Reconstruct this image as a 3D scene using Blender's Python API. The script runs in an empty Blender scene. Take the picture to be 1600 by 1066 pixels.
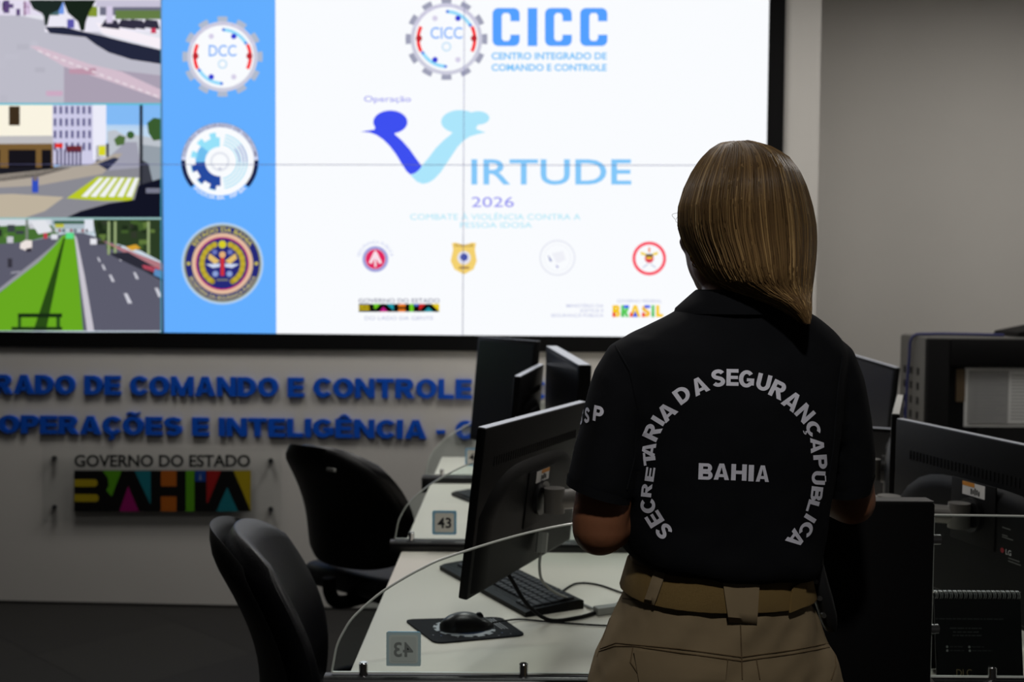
import bpy, bmesh, math, random
import numpy as np
from mathutils import Vector, Matrix, noise
from mathutils.bvhtree import BVHTree
random.seed(7)
rng = np.random.default_rng(7)
SC = bpy.context.scene
COL = SC.collection
PI = math.pi

# ------------------------------------------------------------------ camera
F_PX = 1711.0
EYE = Vector((0, 0, 1.42))
PITCH = math.atan(78 / F_PX)
ROLL = 0.0070
FWD = Vector((0, math.cos(PITCH), -math.sin(PITCH)))
_R0 = Vector((1, 0, 0)); _U0 = Vector((0, math.sin(PITCH), math.cos(PITCH)))
RIGHT = _R0 * math.cos(ROLL) + _U0 * math.sin(ROLL)
UP = -_R0 * math.sin(ROLL) + _U0 * math.cos(ROLL)
cam = bpy.data.cameras.new('camera')
cam.sensor_width = 36.0
cam.lens = F_PX / 1600 * 36.0
cam.dof.use_dof = True
cam.dof.focus_distance = 1.60
cam.dof.aperture_fstop = 5.0
cam.clip_start = 0.05
camo = bpy.data.objects.new('camera', cam)
COL.objects.link(camo)
camo.matrix_world = Matrix(((RIGHT.x, UP.x, -FWD.x, EYE.x), (RIGHT.y, UP.y, -FWD.y, EYE.y),
                            (RIGHT.z, UP.z, -FWD.z, EYE.z), (0, 0, 0, 1)))
SC.camera = camo

# ------------------------------------------------------------------ world, exposure, lamps
SC.view_settings.view_transform = 'Standard'
SC.view_settings.look = 'None'
SC.view_settings.exposure = 0.0
SC.view_settings.gamma = 1.0
SC.view_settings.use_curve_mapping = False
w = bpy.data.worlds.new('world'); SC.world = w; w.use_nodes = True
w.node_tree.nodes['Background'].inputs[0].default_value = (1.0, 0.97, 0.93, 1)
w.node_tree.nodes['Background'].inputs[1].default_value = 0.014
CEIL = 2.95
LAMPS = [  # x, y, size x, size y, watts
    (0.10, 3.98, 0.6, 0.6, 19.5),
    (-1.55, 4.06, 0.6, 0.6, 17.0),
    (2.25, 3.75, 0.6, 0.6, 21.0),
    (0.12, 2.32, 0.6, 0.6, 7.5),  # unseen panel, added to brighten the nearest left desk
]
FILL_SPOTS = [(0.22, 0.32, 66.0)]  # unseen ceiling spot added to light the woman's back: x, y, watts


def ray(x, y):
    return (FWD + RIGHT * ((x - 800) / F_PX) - UP * ((y - 533) / F_PX))


def P(x, y, Y):
    d = ray(x, y); return EYE + d * (Y / d.y)


def PZ(x, y, z):
    d = ray(x, y); return EYE + d * ((z - EYE.z) / d.z)


# the wall that carries the screens is turned a little
WA = math.radians(2.65)
WO = Vector((0, 4.775, 0)); WU = Vector((math.cos(WA), -math.sin(WA), 0)); WN = Vector((-math.sin(WA), -math.cos(WA), 0))
WZ = Vector((0, 0, 1))


def wall_uz(x, y, d=0.0):
    r = ray(x, y); o = WO + WN * d
    t = (o - EYE).dot(WN) / r.dot(WN)
    p = EYE + r * t
    return (p - o).dot(WU), p.z


def wpt(u, z, d=0.0):
    return WO + WN * d + WU * u + WZ * z


def wpx(x, y, d=0.0):
    u, z = wall_uz(x, y, d); return wpt(u, z, d)


# ------------------------------------------------------------------ materials
def lin(c):
    return tuple(((v / 255) / 12.92 if v / 255 <= 0.04045 else ((v / 255 + 0.055) / 1.055) ** 2.4) for v in c[:3])


MATS = {}


def mat(name, col, rough=0.5, metal=0.0, spec=0.5, bump=0.0, bscale=200.0, var=0.0, vscale=8.0, coat=0.0):
    if name in MATS: return MATS[name]
    m = bpy.data.materials.new(name); m.use_nodes = True
    nt = m.node_tree; b = nt.nodes['Principled BSDF']
    c = lin(col)
    b.inputs['Base Color'].default_value = (*c, 1)
    b.inputs['Roughness'].default_value = rough
    b.inputs['Metallic'].default_value = metal
    b.inputs['Specular IOR Level'].default_value = spec
    b.inputs['Coat Weight'].default_value = coat
    tc = nt.nodes.new('ShaderNodeTexCoord')
    if var > 0:
        n = nt.nodes.new('ShaderNodeTexNoise'); n.inputs['Scale'].default_value = vscale; n.inputs['Detail'].default_value = 4
        nt.links.new(tc.outputs['Object'], n.inputs['Vector'])
        r = nt.nodes.new('ShaderNodeValToRGB')
        r.color_ramp.elements[0].position = 0.3; r.color_ramp.elements[1].position = 0.7
        r.color_ramp.elements[0].color = (*[v * (1 - var) for v in c], 1)
        r.color_ramp.elements[1].color = (*[min(1, v * (1 + var)) for v in c], 1)
        nt.links.new(n.outputs['Fac'], r.inputs['Fac']); nt.links.new(r.outputs['Color'], b.inputs['Base Color'])
    if bump > 0:
        n = nt.nodes.new('ShaderNodeTexNoise'); n.inputs['Scale'].default_value = bscale; n.inputs['Detail'].default_value = 3
        nt.links.new(tc.outputs['Object'], n.inputs['Vector'])
        bp = nt.nodes.new('ShaderNodeBump'); bp.inputs['Strength'].default_value = bump; bp.inputs['Distance'].default_value = 0.002
        nt.links.new(n.outputs['Fac'], bp.inputs['Height']); nt.links.new(bp.outputs['Normal'], b.inputs['Normal'])
    MATS[name] = m
    return m


def weave_mat(name, col, scale, strength, rough=0.85, axis='Z', var=0.1):
    m = mat(name, col, rough, 0, 0.2, var=var, vscale=14)
    nt = m.node_tree; b = nt.nodes['Principled BSDF']
    tc = nt.nodes.new('ShaderNodeTexCoord')
    wv = nt.nodes.new('ShaderNodeTexWave'); wv.inputs['Scale'].default_value = scale; wv.bands_direction = axis
    wv.inputs['Distortion'].default_value = 0.4
    nt.links.new(tc.outputs['Object'], wv.inputs['Vector'])
    n = nt.nodes.new('ShaderNodeTexNoise'); n.inputs['Scale'].default_value = 420
    nt.links.new(tc.outputs['Object'], n.inputs['Vector'])
    ad = nt.nodes.new('ShaderNodeMath'); ad.operation = 'ADD'
    nt.links.new(wv.outputs['Fac'], ad.inputs[0]); nt.links.new(n.outputs['Fac'], ad.inputs[1])
    bp = nt.nodes.new('ShaderNodeBump'); bp.inputs['Strength'].default_value = strength; bp.inputs['Distance'].default_value = 0.001
    nt.links.new(ad.outputs[0], bp.inputs['Height']); nt.links.new(bp.outputs['Normal'], b.inputs['Normal'])
    return m


def attr_emit(name, strength=1.0):
    m = bpy.data.materials.new(name); m.use_nodes = True; nt = m.node_tree
    for n in list(nt.nodes): nt.nodes.remove(n)
    o = nt.nodes.new('ShaderNodeOutputMaterial'); e = nt.nodes.new('ShaderNodeEmission'); a = nt.nodes.new('ShaderNodeAttribute')
    a.attribute_name = 'Col'; e.inputs['Strength'].default_value = strength
    nt.links.new(a.outputs['Color'], e.inputs['Color']); nt.links.new(e.outputs[0], o.inputs[0])
    return m


def attr_mat(name, rough=0.5, spec=0.3):
    m = mat(name, (128, 128, 128), rough, 0, spec); nt = m.node_tree
    a = nt.nodes.new('ShaderNodeAttribute'); a.attribute_name = 'Col'
    nt.links.new(a.outputs['Color'], nt.nodes['Principled BSDF'].inputs['Base Color'])
    return m


def glass_mat(name, tint=(0.93, 0.97, 0.96), edge=False):
    m = bpy.data.materials.new(name); m.use_nodes = True; nt = m.node_tree
    for n in list(nt.nodes): nt.nodes.remove(n)
    o = nt.nodes.new('ShaderNodeOutputMaterial'); t = nt.nodes.new('ShaderNodeBsdfTransparent'); g = nt.nodes.new('ShaderNodeBsdfGlossy')
    f = nt.nodes.new('ShaderNodeFresnel'); f.inputs['IOR'].default_value = 1.45
    t.inputs[0].default_value = (*tint, 1); g.inputs['Roughness'].default_value = 0.02
    mx = nt.nodes.new('ShaderNodeMixShader')
    ge = nt.nodes.new('ShaderNodeNewGeometry'); sb = nt.nodes.new('ShaderNodeMath'); sb.operation = 'SUBTRACT'; sb.inputs[0].default_value = 1.0
    ml = nt.nodes.new('ShaderNodeMath'); ml.operation = 'MULTIPLY'
    nt.links.new(ge.outputs['Backfacing'], sb.inputs[1]); nt.links.new(sb.outputs[0], ml.inputs[0]); nt.links.new(f.outputs[0], ml.inputs[1])
    nt.links.new(ml.outputs[0], mx.inputs[0]); nt.links.new(t.outputs[0], mx.inputs[1]); nt.links.new(g.outputs[0], mx.inputs[2])
    nt.links.new(mx.outputs[0], o.inputs[0])
    return m


IMG = attr_emit('screen_image', 1.0)
GLASS = glass_mat('clear_glass')
ACRYL = glass_mat('clear_acrylic', (0.975, 0.98, 0.98))
GEDGE = mat('glass_edge', (215, 218, 212), 0.25, 0, 0.6)
WALLP = mat('wall_paint', (205, 202, 197), 0.85, 0, 0.2, bump=0.05, bscale=300, var=0.015, vscale=3)
BLACKP = mat('black_plastic', (11, 11, 12), 0.45, 0, 0.12, bump=0.08, bscale=900)
BLACKM = mat('black_matte', (9, 9, 10), 0.6, 0, 0.15)
GLOSSB = mat('black_gloss', (10, 10, 12), 0.12, 0, 0.5)
SCREENM = mat('dark_screen', (14, 15, 20), 0.28, 0, 0.5)
CHROME = mat('chrome', (210, 210, 212), 0.18, 1.0)
GREYM = mat('grey_metal', (120, 118, 114), 0.4, 0.3, 0.5)
SILVER = mat('silver_plastic', (170, 170, 172), 0.4, 0.2, 0.5)
DESKM = mat('desk_laminate', (226, 220, 208), 0.42, 0, 0.4, var=0.015, vscale=5)
CHAIRM = mat('black_leather', (12, 12, 16), 0.42, 0, 0.35, bump=0.25, bscale=260)
SHELLM = mat('chair_plastic', (12, 12, 13), 0.5, 0, 0.25, bump=0.06, bscale=700)
WHITEP = mat('white_paper', (225, 224, 222), 0.8, 0, 0.2)


# ------------------------------------------------------------------ object helpers
def link(name, me, m=None, parent=None, smooth=False):
    o = bpy.data.objects.new(name, me); COL.objects.link(o)
    if m is not None:
        for k in (m if isinstance(m, (list, tuple)) else [m]): me.materials.append(k)
    if parent is not None: put(o, parent)
    if smooth:
        for p in me.polygons: p.use_smooth = True
    return o


def put(o, parent):
    o.parent = parent
    o.matrix_parent_inverse = Matrix.Identity(4)
    # geometry was written in world space: undo the parent's placement
    inv = world_of(parent).inverted()
    o.matrix_local = inv @ o.matrix_basis if False else inv


def world_of(o):
    m = o.matrix_basis.copy()
    while o.parent is not None:
        o = o.parent; m = o.matrix_basis @ m
    return m


def thing(name, label, cat, loc=(0, 0, 0), rz=0.0, group=None):
    o = bpy.data.objects.new(name, None); COL.objects.link(o)
    o.empty_display_size = 0.1
    o.location = loc; o.rotation_euler = (0, 0, rz)
    o.matrix_basis = Matrix.Translation(Vector(loc)) @ Matrix.Rotation(rz, 4, 'Z')
    return tag(o, label, cat, group)


def tag(o, label, cat, group=None):
    o['label'] = label; o['category'] = cat
    if group: o['group'] = group
    return o


def struct(o):
    o['kind'] = 'structure'; return o


class B:
    """collects shapes in one bmesh (world coordinates unless built with a matrix)"""

    def __init__(self, M=None):
        self.bm = bmesh.new(); self.M = M

    def box(self, lo, hi, bev=0.0, M=None, seg=2):
        lo = Vector(lo); hi = Vector(hi)
        r = bmesh.ops.create_cube(self.bm, size=1.0)
        vs = r['verts']
        for v in vs:
            v.co = Vector(((lo.x + hi.x) / 2 + v.co.x * (hi.x - lo.x), (lo.y + hi.y) / 2 + v.co.y * (hi.y - lo.y),
                           (lo.z + hi.z) / 2 + v.co.z * (hi.z - lo.z)))
        if bev > 0:
            es = list({e for v in vs for e in v.link_edges})
            r = bmesh.ops.bevel(self.bm, geom=vs + es, offset=bev, segments=seg, profile=0.5, affect='EDGES', clamp_overlap=True)
            vs = list({v for f in r['faces'] for v in f.verts} | set(v for v in vs if v.is_valid))
            # all verts of the island
            vs = island(vs)
        if M is not None:
            for v in vs: v.co = M @ v.co
        return vs

    def cyl(self, p0, p1, r0, r1=None, n=20, bev=0.0):
        p0 = Vector(p0); p1 = Vector(p1); r1 = r0 if r1 is None else r1
        self.loft([circ(p0, p1 - p0, r0, n), circ(p1, p1 - p0, r1, n)])

    def loft(self, rings, caps=True, closed=True):
        bm = self.bm
        R = [[bm.verts.new(p) for p in r] for r in rings]
        n = len(R[0])
        for a, b in zip(R[:-1], R[1:]):
            for i in range(n if closed else n - 1):
                j = (i + 1) % n
                bm.faces.new((a[i], a[j], b[j], b[i]))
        if caps and closed:
            bm.faces.new(list(reversed(R[0]))); bm.faces.new(R[-1])
        return R

    def tube(self, pts, r, n=8, taper=None):
        pts = smooth_path([Vector(p) for p in pts])
        rings = []; up = None
        for i, p in enumerate(pts):
            t = (pts[min(i + 1, len(pts) - 1)] - pts[max(i - 1, 0)]).normalized()
            if up is None:
                up = t.orthogonal().normalized()
            up = (up - t * up.dot(t)).normalized(); s = t.cross(up)
            rr = r if taper is None else r * taper(i / (len(pts) - 1))
            rings.append([p + (up * math.cos(a) + s * math.sin(a)) * rr for a in [2 * PI * k / n for k in range(n)]])
        self.loft(rings)

    def sphere(self, c, r, n=16, M=None):
        r3 = r if hasattr(r, '__len__') else (r, r, r)
        q = bmesh.ops.create_uvsphere(self.bm, u_segments=n, v_segments=max(6, n * 2 // 3), radius=1.0)
        for v in q['verts']:
            p = Vector((v.co.x * r3[0], v.co.y * r3[1], v.co.z * r3[2]))
            v.co = (M @ p if M is not None else p) + Vector(c)

    def prism(self, poly, ext):
        """poly: list of 3D points of a planar outline, ext: extrusion vector"""
        bm = self.bm; e = Vector(ext)
        a = [bm.verts.new(Vector(p)) for p in poly]; b = [bm.verts.new(Vector(p) + e) for p in poly]
        n = len(a)
        bm.faces.new(a); bm.faces.new(list(reversed(b)))
        for i in range(n):
            j = (i + 1) % n
            bm.faces.new((a[j], a[i], b[i], b[j]))

    def mesh(self, name='m', M=None):
        bm = self.bm
        if M is not None:
            for v in bm.verts: v.co = M @ v.co
        bmesh.ops.recalc_face_normals(bm, faces=bm.faces)
        me = bpy.data.meshes.new(name); bm.to_mesh(me); bm.free()
        return me

    def build(self, name, m, parent=None, smooth=False, M=None, angle=None):
        o = link(name, self.mesh(name, M), m, parent, False)
        if smooth:
            shade(o.data, 40 if angle is None else angle)
        return o


def shade(me, deg=40):
    for p in me.polygons: p.use_smooth = True
    try:
        me.set_sharp_from_angle(angle=math.radians(deg))
    except Exception:
        pass


def island(seed):
    seen = set(v for v in seed if v.is_valid); st = list(seen)
    while st:
        v = st.pop()
        for e in v.link_edges:
            o = e.other_vert(v)
            if o not in seen: seen.add(o); st.append(o)
    return list(seen)


def circ(c, ax, r, n=20):
    ax = Vector(ax).normalized(); u = ax.orthogonal().normalized(); v = ax.cross(u)
    return [Vector(c) + (u * math.cos(2 * PI * k / n) + v * math.sin(2 * PI * k / n)) * r for k in range(n)]


def smooth_path(pts, k=6):
    if len(pts) < 3: return pts
    out = []
    Q = [pts[0] * 2 - pts[1]] + pts + [pts[-1] * 2 - pts[-2]]
    for i in range(1, len(Q) - 2):
        p0, p1, p2, p3 = Q[i - 1], Q[i], Q[i + 1], Q[i + 2]
        for s in range(k):
            t = s / k
            out.append(0.5 * (2 * p1 + (p2 - p0) * t + (2 * p0 - 5 * p1 + 4 * p2 - p3) * t * t + (3 * p1 - p0 - 3 * p2 + p3) * t ** 3))
    out.append(pts[-1])
    return out


def rrect(x0, y0, x1, y1, r, n=5):
    out = []
    for cx, cy, a0 in ((x1 - r, y1 - r, 0), (x0 + r, y1 - r, 90), (x0 + r, y0 + r, 180), (x1 - r, y0 + r, 270)):
        for k in range(n + 1):
            a = math.radians(a0 + 90 * k / n)
            out.append((cx + r * math.cos(a), cy + r * math.sin(a)))
    return out


# ------------------------------------------------------------------ lettering
_TX = {}


def text_mesh(s, off=0.0, sp=1.0):
    """flat outline of a text in the built-in font: (verts 2D, faces)"""
    k = (s, off, sp)
    if k in _TX: return _TX[k]
    c = bpy.data.curves.new('t', 'FONT'); c.body = s; c.offset = off; c.space_character = sp; c.resolution_u = 4
    o = bpy.data.objects.new('t', c); COL.objects.link(o)
    dg = bpy.context.evaluated_depsgraph_get()
    me = bpy.data.meshes.new_from_object(o.evaluated_get(dg))
    V = [(v.co.x, v.co.y) for v in me.vertices]; Fc = [tuple(p.vertices) for p in me.polygons]
    bpy.data.objects.remove(o); bpy.data.curves.remove(c); bpy.data.meshes.remove(me)
    _TX[k] = (V, Fc)
    return _TX[k]


def twidth(s, off=0.0):
    V, _ = text_mesh(s, off); return max(v[0] for v in V) - min(v[0] for v in V)


def advances(s, off):
    base = twidth('HH', off); out = []; x = 0
    for ch in s:
        out.append(x)
        x += (twidth('H' + ch + 'H', off) - base) if ch != ' ' else (twidth('H H', off) - base)
    return out, x


CAPH = 0.70


def _caph(off):
    V, _ = text_mesh('H', off); return min(v[1] for v in V), max(v[1] for v in V)


BW = {'A': .98, 'B': .86, 'C': .86, 'D': .90, 'E': .78, 'G': .95, 'H': .90, 'I': .28, 'L': .74, 'M': 1.08, 'N': .92, 'O': .98, 'P': .82, 'R': .90, 'S': .84, 'T': .84, 'U': .88, 'V': .96, '-': .40, ' ': .30}
BASE = {'Ç': 'C', 'Õ': 'O', 'Ê': 'E', 'Ú': 'U'}
BGAP = .075


def bwidth(ch): return BW[BASE.get(ch, ch)]


def heavy(ch, sv=.275, sh=.205):
    """a heavy sans capital of height 1, built from bars and swept strokes: (verts 2D, faces)"""
    b = BASE.get(ch, ch); w = BW[b]; V = []; F = []

    def poly(*p):
        n = len(V); V.extend(p); F.append(list(range(n, n + len(p))))

    def rect(x0, y0, x1, y1): poly((x0, y0), (x1, y0), (x1, y1), (x0, y1))

    def ring(cx, cy, rx, ry, a0, a1, tx=sv, ty=sh, n=18):
        k = len(V); m = n + 1; A = [math.radians(a0 + (a1 - a0) * i / n) for i in range(m)]
        V.extend([(cx + rx * math.cos(a), cy + ry * math.sin(a)) for a in A]); V.extend([(cx + (rx - tx) * math.cos(a), cy + (ry - ty) * math.sin(a)) for a in A])
        for i in range(n): F.append([k + i, k + i + 1, k + m + i + 1, k + m + i])

    def bowl(y0, y1, x1, tx=sv, ty=sh):
        ry = (y1 - y0) / 2; rx = min(ry * 1.05, x1 * .62); cx = x1 - rx
        rect(sv, y1 - ty, cx, y1); rect(sv, y0, cx, y0 + ty); ring(cx, (y0 + y1) / 2, rx, ry, -90, 90, tx, ty)

    if b == 'A':
        d = .33; poly((0, 0), (sv * 1.06, 0), (w / 2, .78), (w / 2, 1), (d + .01, 1)); poly((w, 0), (w - d - .01, 1), (w / 2, 1), (w / 2, .78), (w - sv * 1.06, 0)); rect(.26, .17, w - .26, .35)
    elif b == 'B': rect(0, 0, sv, 1); bowl(.455, 1, w * .95, sv * .92, sh * .9); bowl(0, .545, w, sv * .95, sh * .9)
    elif b == 'C': ring(w * .545, .5, w * .545, .5, 38, 322)
    elif b == 'D': rect(0, 0, sv, 1); bowl(0, 1, w)
    elif b == 'E': rect(0, 0, sv, 1); rect(sv, 0, w, sh); rect(sv, .405, w * .94, .595); rect(sv, 1 - sh, w * .98, 1)
    elif b == 'G': ring(w / 2, .5, w / 2, .5, 40, 325); rect(w * .52, .36, w, .54); rect(w - sv * .9, .14, w, .38)
    elif b == 'H': rect(0, 0, sv, 1); rect(w - sv, 0, w, 1); rect(sv, .395, w - sv, .605)
    elif b == 'I': rect(0, 0, w, 1)
    elif b == 'L': rect(0, 0, sv, 1); rect(sv, 0, w, sh)
    elif b == 'M': q = sv * .88; rect(0, 0, q, 1); rect(w - q, 0, w, 1); poly((q, 1), (w / 2, .36), (w / 2, 0), (w / 2 - .13, 0), (q, .62)); poly((w - q, 1), (w - q, .62), (w / 2 + .13, 0), (w / 2, 0), (w / 2, .36))
    elif b == 'N': q = sv * .95; rect(0, 0, q, 1); rect(w - q, 0, w, 1); poly((q, 1), (q, .62), (w - q, 0), (w - q, .38))
    elif b == 'O': ring(w / 2, .5, w / 2, .5, 0, 360, n=30)
    elif b == 'P': rect(0, 0, sv, 1); bowl(.36, 1, w)
    elif b == 'R': rect(0, 0, sv, 1); bowl(.40, 1, w * .94); poly((w * .36, .42), (w * .68, .46), (w, 0), (w - sv * 1.12, 0))
    elif b == 'S':
        rx = w / 2; pts = []
        C = [(rx + (rx - sv / 2) * math.cos(math.radians(a)), .702 + (.5 - .202 - sh / 2) * math.sin(math.radians(a))) for a in range(22, 271, 12)]
        C += [(rx + (rx - sv / 2) * math.cos(math.radians(a)), .298 + (.5 - .202 - sh / 2) * math.sin(math.radians(a))) for a in range(78, -160, -12)]
        k = len(V); m = len(C)
        for sg in (1, -1):
            for i in range(m):
                x0, y0 = C[max(i - 1, 0)]; x1, y1 = C[min(i + 1, m - 1)]; L = math.hypot(x1 - x0, y1 - y0) or 1
                nx, ny = -(y1 - y0) / L, (x1 - x0) / L
                V.append((C[i][0] + sg * nx * sv / 2, C[i][1] + sg * ny * sh / 2))
        for i in range(m - 1): F.append([k + i, k + i + 1, k + m + i + 1, k + m + i])
    elif b == 'T': rect(0, 1 - sh, w, 1); rect(w / 2 - sv / 2, 0, w / 2 + sv / 2, 1 - sh)
    elif b == 'U': rect(0, .40, sv, 1); rect(w - sv, .40, w, 1); ring(w / 2, .40, w / 2, .40, 180, 360)
    elif b == 'V': poly((0, 1), (w / 2 - sv * .55, 0), (w / 2, 0), (w / 2, .22), (sv * 1.05, 1)); poly((w, 1), (w - sv * 1.05, 1), (w / 2, .22), (w / 2, 0), (w / 2 + sv * .55, 0))
    elif b == '-': rect(0, .28, w, .47)
    if ch == 'Ç': rect(w * .44, -.14, w * .56, .02); ring(w * .47, -.17, .15, .10, -150, 90, .07, .07, 10)
    if ch == 'Ê': poly((w * .14, 1.06), (w * .40, 1.26), (w * .62, 1.26), (w * .88, 1.06), (w * .66, 1.06), (w * .51, 1.16), (w * .36, 1.06))
    if ch == 'Ú': poly((w * .40, 1.06), (w * .50, 1.26), (w * .80, 1.26), (w * .58, 1.06))
    if ch == 'Õ':
        T = [(.18, 1.08), (.30, 1.20), (.42, 1.20), (.56, 1.13), (.70, 1.13), (.82, 1.22)]
        k = len(V); V.extend([(x * w, y - .055) for x, y in T]); V.extend([(x * w, y + .055) for x, y in T])
        for i in range(5): F.append([k + i, k + i + 1, k + 6 + i + 1, k + 6 + i])
    return V, F


class Gfx:
    """flat picture content of a lit screen or a print: layered polygons with a colour each"""

    def __init__(self, f):
        self.f = f; self.V = []; self.F = []; self.C = []

    def _add(self, pts, faces, col, layer):
        n = len(self.V)
        self.V += [self.f(x, y, layer) for x, y in pts]
        for fc in faces:
            self.F.append([n + i for i in fc]); self.C.append(lin(col))

    def poly(self, pts, col, layer=1):
        self._add(pts, [list(range(len(pts)))], col, layer)

    def rect(self, x0, y0, x1, y1, col, layer=1):
        self.poly([(x0, y0), (x1, y0), (x1, y1), (x0, y1)], col, layer)

    def circle(self, cx, cy, r, col, layer=1, n=40, ry=None):
        ry = r if ry is None else ry
        self.poly([(cx + r * math.cos(2 * PI * k / n), cy + ry * math.sin(2 * PI * k / n)) for k in range(n)], col, layer)

    def ring(self, cx, cy, r0, r1, a0, a1, col, layer=1, n=28):
        """angles in degrees, 0 = right, 90 = up"""
        A = [math.radians(a0 + (a1 - a0) * k / n) for k in range(n + 1)]
        pts = [(cx + r0 * math.cos(a), cy - r0 * math.sin(a)) for a in A] + [(cx + r1 * math.cos(a), cy - r1 * math.sin(a)) for a in A]
        m = n + 1
        self._add(pts, [[i, i + 1, m + i + 1, m + i] for i in range(n)], col, layer)

    def gear(self, cx, cy, r0, r1, nt, col, layer=1, duty=0.5, ph=90):
        for k in range(nt):
            a = ph + 360 / nt * k; h = 360 / nt * duty / 2
            self.ring(cx, cy, r0, r1, a - h, a + h, col, layer, 3)

    def text(self, s, x0, x1, ytop, ybase, col, layer=2, off=0.0, slope=0.0):
        V, Fc = text_mesh(s, off)
        xa = min(v[0] for v in V); xb = max(v[0] for v in V); ya, yb = _caph(off)
        pts = []
        for vx, vy in V:
            x = x0 + (vx - xa) / (xb - xa) * (x1 - x0)
            pts.append((x, ybase - (vy - ya) / (yb - ya) * (ybase - ytop) + slope * (x - x0)))
        self._add(pts, Fc, col, layer)

    def ringtext(self, s, cx, cy, r, h, a0, a1, col, layer=2, off=0.0, inside=False):
        ya, yb = _caph(off); adv, tot = advances(s, off)
        k = h / (yb - ya)
        for ch, x in zip(s, adv):
            if ch == ' ': continue
            V, Fc = text_mesh(ch, off)
            pts = []
            for vx, vy in V:
                a = math.radians(a0 + (a1 - a0) * (x + vx) / tot)
                rr = r + (vy - ya) * k if not inside else r - (vy - ya) * k
                pts.append((cx + rr * math.cos(a), cy - rr * math.sin(a)))
            self._add(pts, Fc, col, layer)

    def build(self, name, parent=None, m=None):
        me = bpy.data.meshes.new(name)
        me.from_pydata([tuple(v) for v in self.V], [], self.F)
        ca = me.color_attributes.new('Col', 'FLOAT_COLOR', 'CORNER')
        d = np.ones((len(me.loops), 4), dtype=np.float32); i = 0
        for fc, c in zip(self.F, self.C):
            d[i:i + len(fc), :3] = c; i += len(fc)
        ca.data.foreach_set('color', d.ravel())
        return link(name, me, m or IMG, parent)


# ================================================================== THE SETTING
fl = B(); fl.box((-4.5, -1.0, -0.05), (4.2, 7.0, 0.0))
FLOORM = mat('dark_floor_tile', (62, 60, 58), 0.6, 0, 0.2)
nt = FLOORM.node_tree; tcn = nt.nodes.new('ShaderNodeTexCoord'); br = nt.nodes.new('ShaderNodeTexBrick')
br.offset = 0.0; br.inputs['Scale'].default_value = 1.0; br.inputs['Brick Width'].default_value = 0.6; br.inputs['Row Height'].default_value = 0.6
br.inputs['Mortar Size'].default_value = 0.003
br.inputs['Color1'].default_value = (*lin((44, 43, 41)), 1); br.inputs['Color2'].default_value = (*lin((40, 39, 38)), 1); br.inputs['Mortar'].default_value = (*lin((30, 29, 28)), 1)
mp = nt.nodes.new('ShaderNodeMapping'); mp.inputs['Rotation'].default_value = (0, 0, math.radians(43))
nt.links.new(tcn.outputs['Object'], mp.inputs['Vector']); nt.links.new(mp.outputs[0], br.inputs['Vector'])
nt.links.new(br.outputs['Color'], nt.nodes['Principled BSDF'].inputs['Base Color'])
struct(fl.build('floor', FLOORM))

ce = B(); ce.box((-4.5, -1.0, CEIL), (4.2, 7.0, CEIL + 0.05))
struct(ce.build('ceiling', mat('ceiling_grey', (84, 83, 82), 0.9, 0, 0.1)))


def wall_box(b, u0, u1, z0, z1, d0, d1, bev=0.0):
    M = Matrix((WU.to_4d(), WN.to_4d(), WZ.to_4d(), (0, 0, 0, 1))).transposed()
    M = Matrix(((WU.x, WN.x, 0, WO.x), (WU.y, WN.y, 0, WO.y), (0, 0, 1, 0), (0, 0, 0, 1)))
    b.box((u0, d0, z0), (u1, d1, z1), bev, M=M)


U_EDGE = wall_uz(1281, 150)[0]
b = B(); wall_box(b, -4.4, U_EDGE, 0, CEIL, -0.62, 0.0)
struct(b.build('wall_front', WALLP))
b = B(); wall_box(b, U_EDGE - 0.3, 3.9, 0, CEIL, -0.80, -0.70)
struct(b.build('wall_back', WALLP))
b = B(); b.box((3.3, 1.0, 0), (3.4, 5.25, CEIL)); struct(b.build('wall_right', WALLP))
b = B(); wall_box(b, -4.3, U_EDGE, 0.0, 0.010, 0.0, 0.006)
struct(b.build('baseboard_front', mat('dark_joint', (25, 24, 23), 0.7)))

for i, (x, y, sx, sy, wt) in enumerate(LAMPS):
    t = thing('ceiling_light', ['square ceiling light panel above the far end of the left desk row', 'square ceiling light panel above the empty floor by the lettered wall',
                                'square ceiling light panel above the right side by the cabinet', 'unseen square ceiling light panel added to brighten the nearest left desk'][i], 'ceiling light', (x, y, CEIL), group='ceiling lights')
    b = B()
    for a0, a1, b0, b1 in ((-.5, -.46, -.5, .5), (.46, .5, -.5, .5), (-.46, .46, -.5, -.46), (-.46, .46, .46, .5)):
        b.box((x + a0 * sx * 1.1, y + b0 * sy * 1.1, CEIL - 0.02), (x + a1 * sx * 1.1, y + b1 * sy * 1.1, CEIL - 0.0005))
    b.build('frame', mat('lamp_frame', (220, 220, 220), 0.5), t)
    L = bpy.data.lights.new('panel_lamp', 'AREA'); L.shape = 'RECTANGLE'; L.size = sx; L.size_y = sy; L.energy = wt; L.color = (1.0, 0.965, 0.92)
    lo = bpy.data.objects.new('panel_lamp', L); COL.objects.link(lo); lo.parent = t; lo.location = (0, 0, -0.012)

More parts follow.
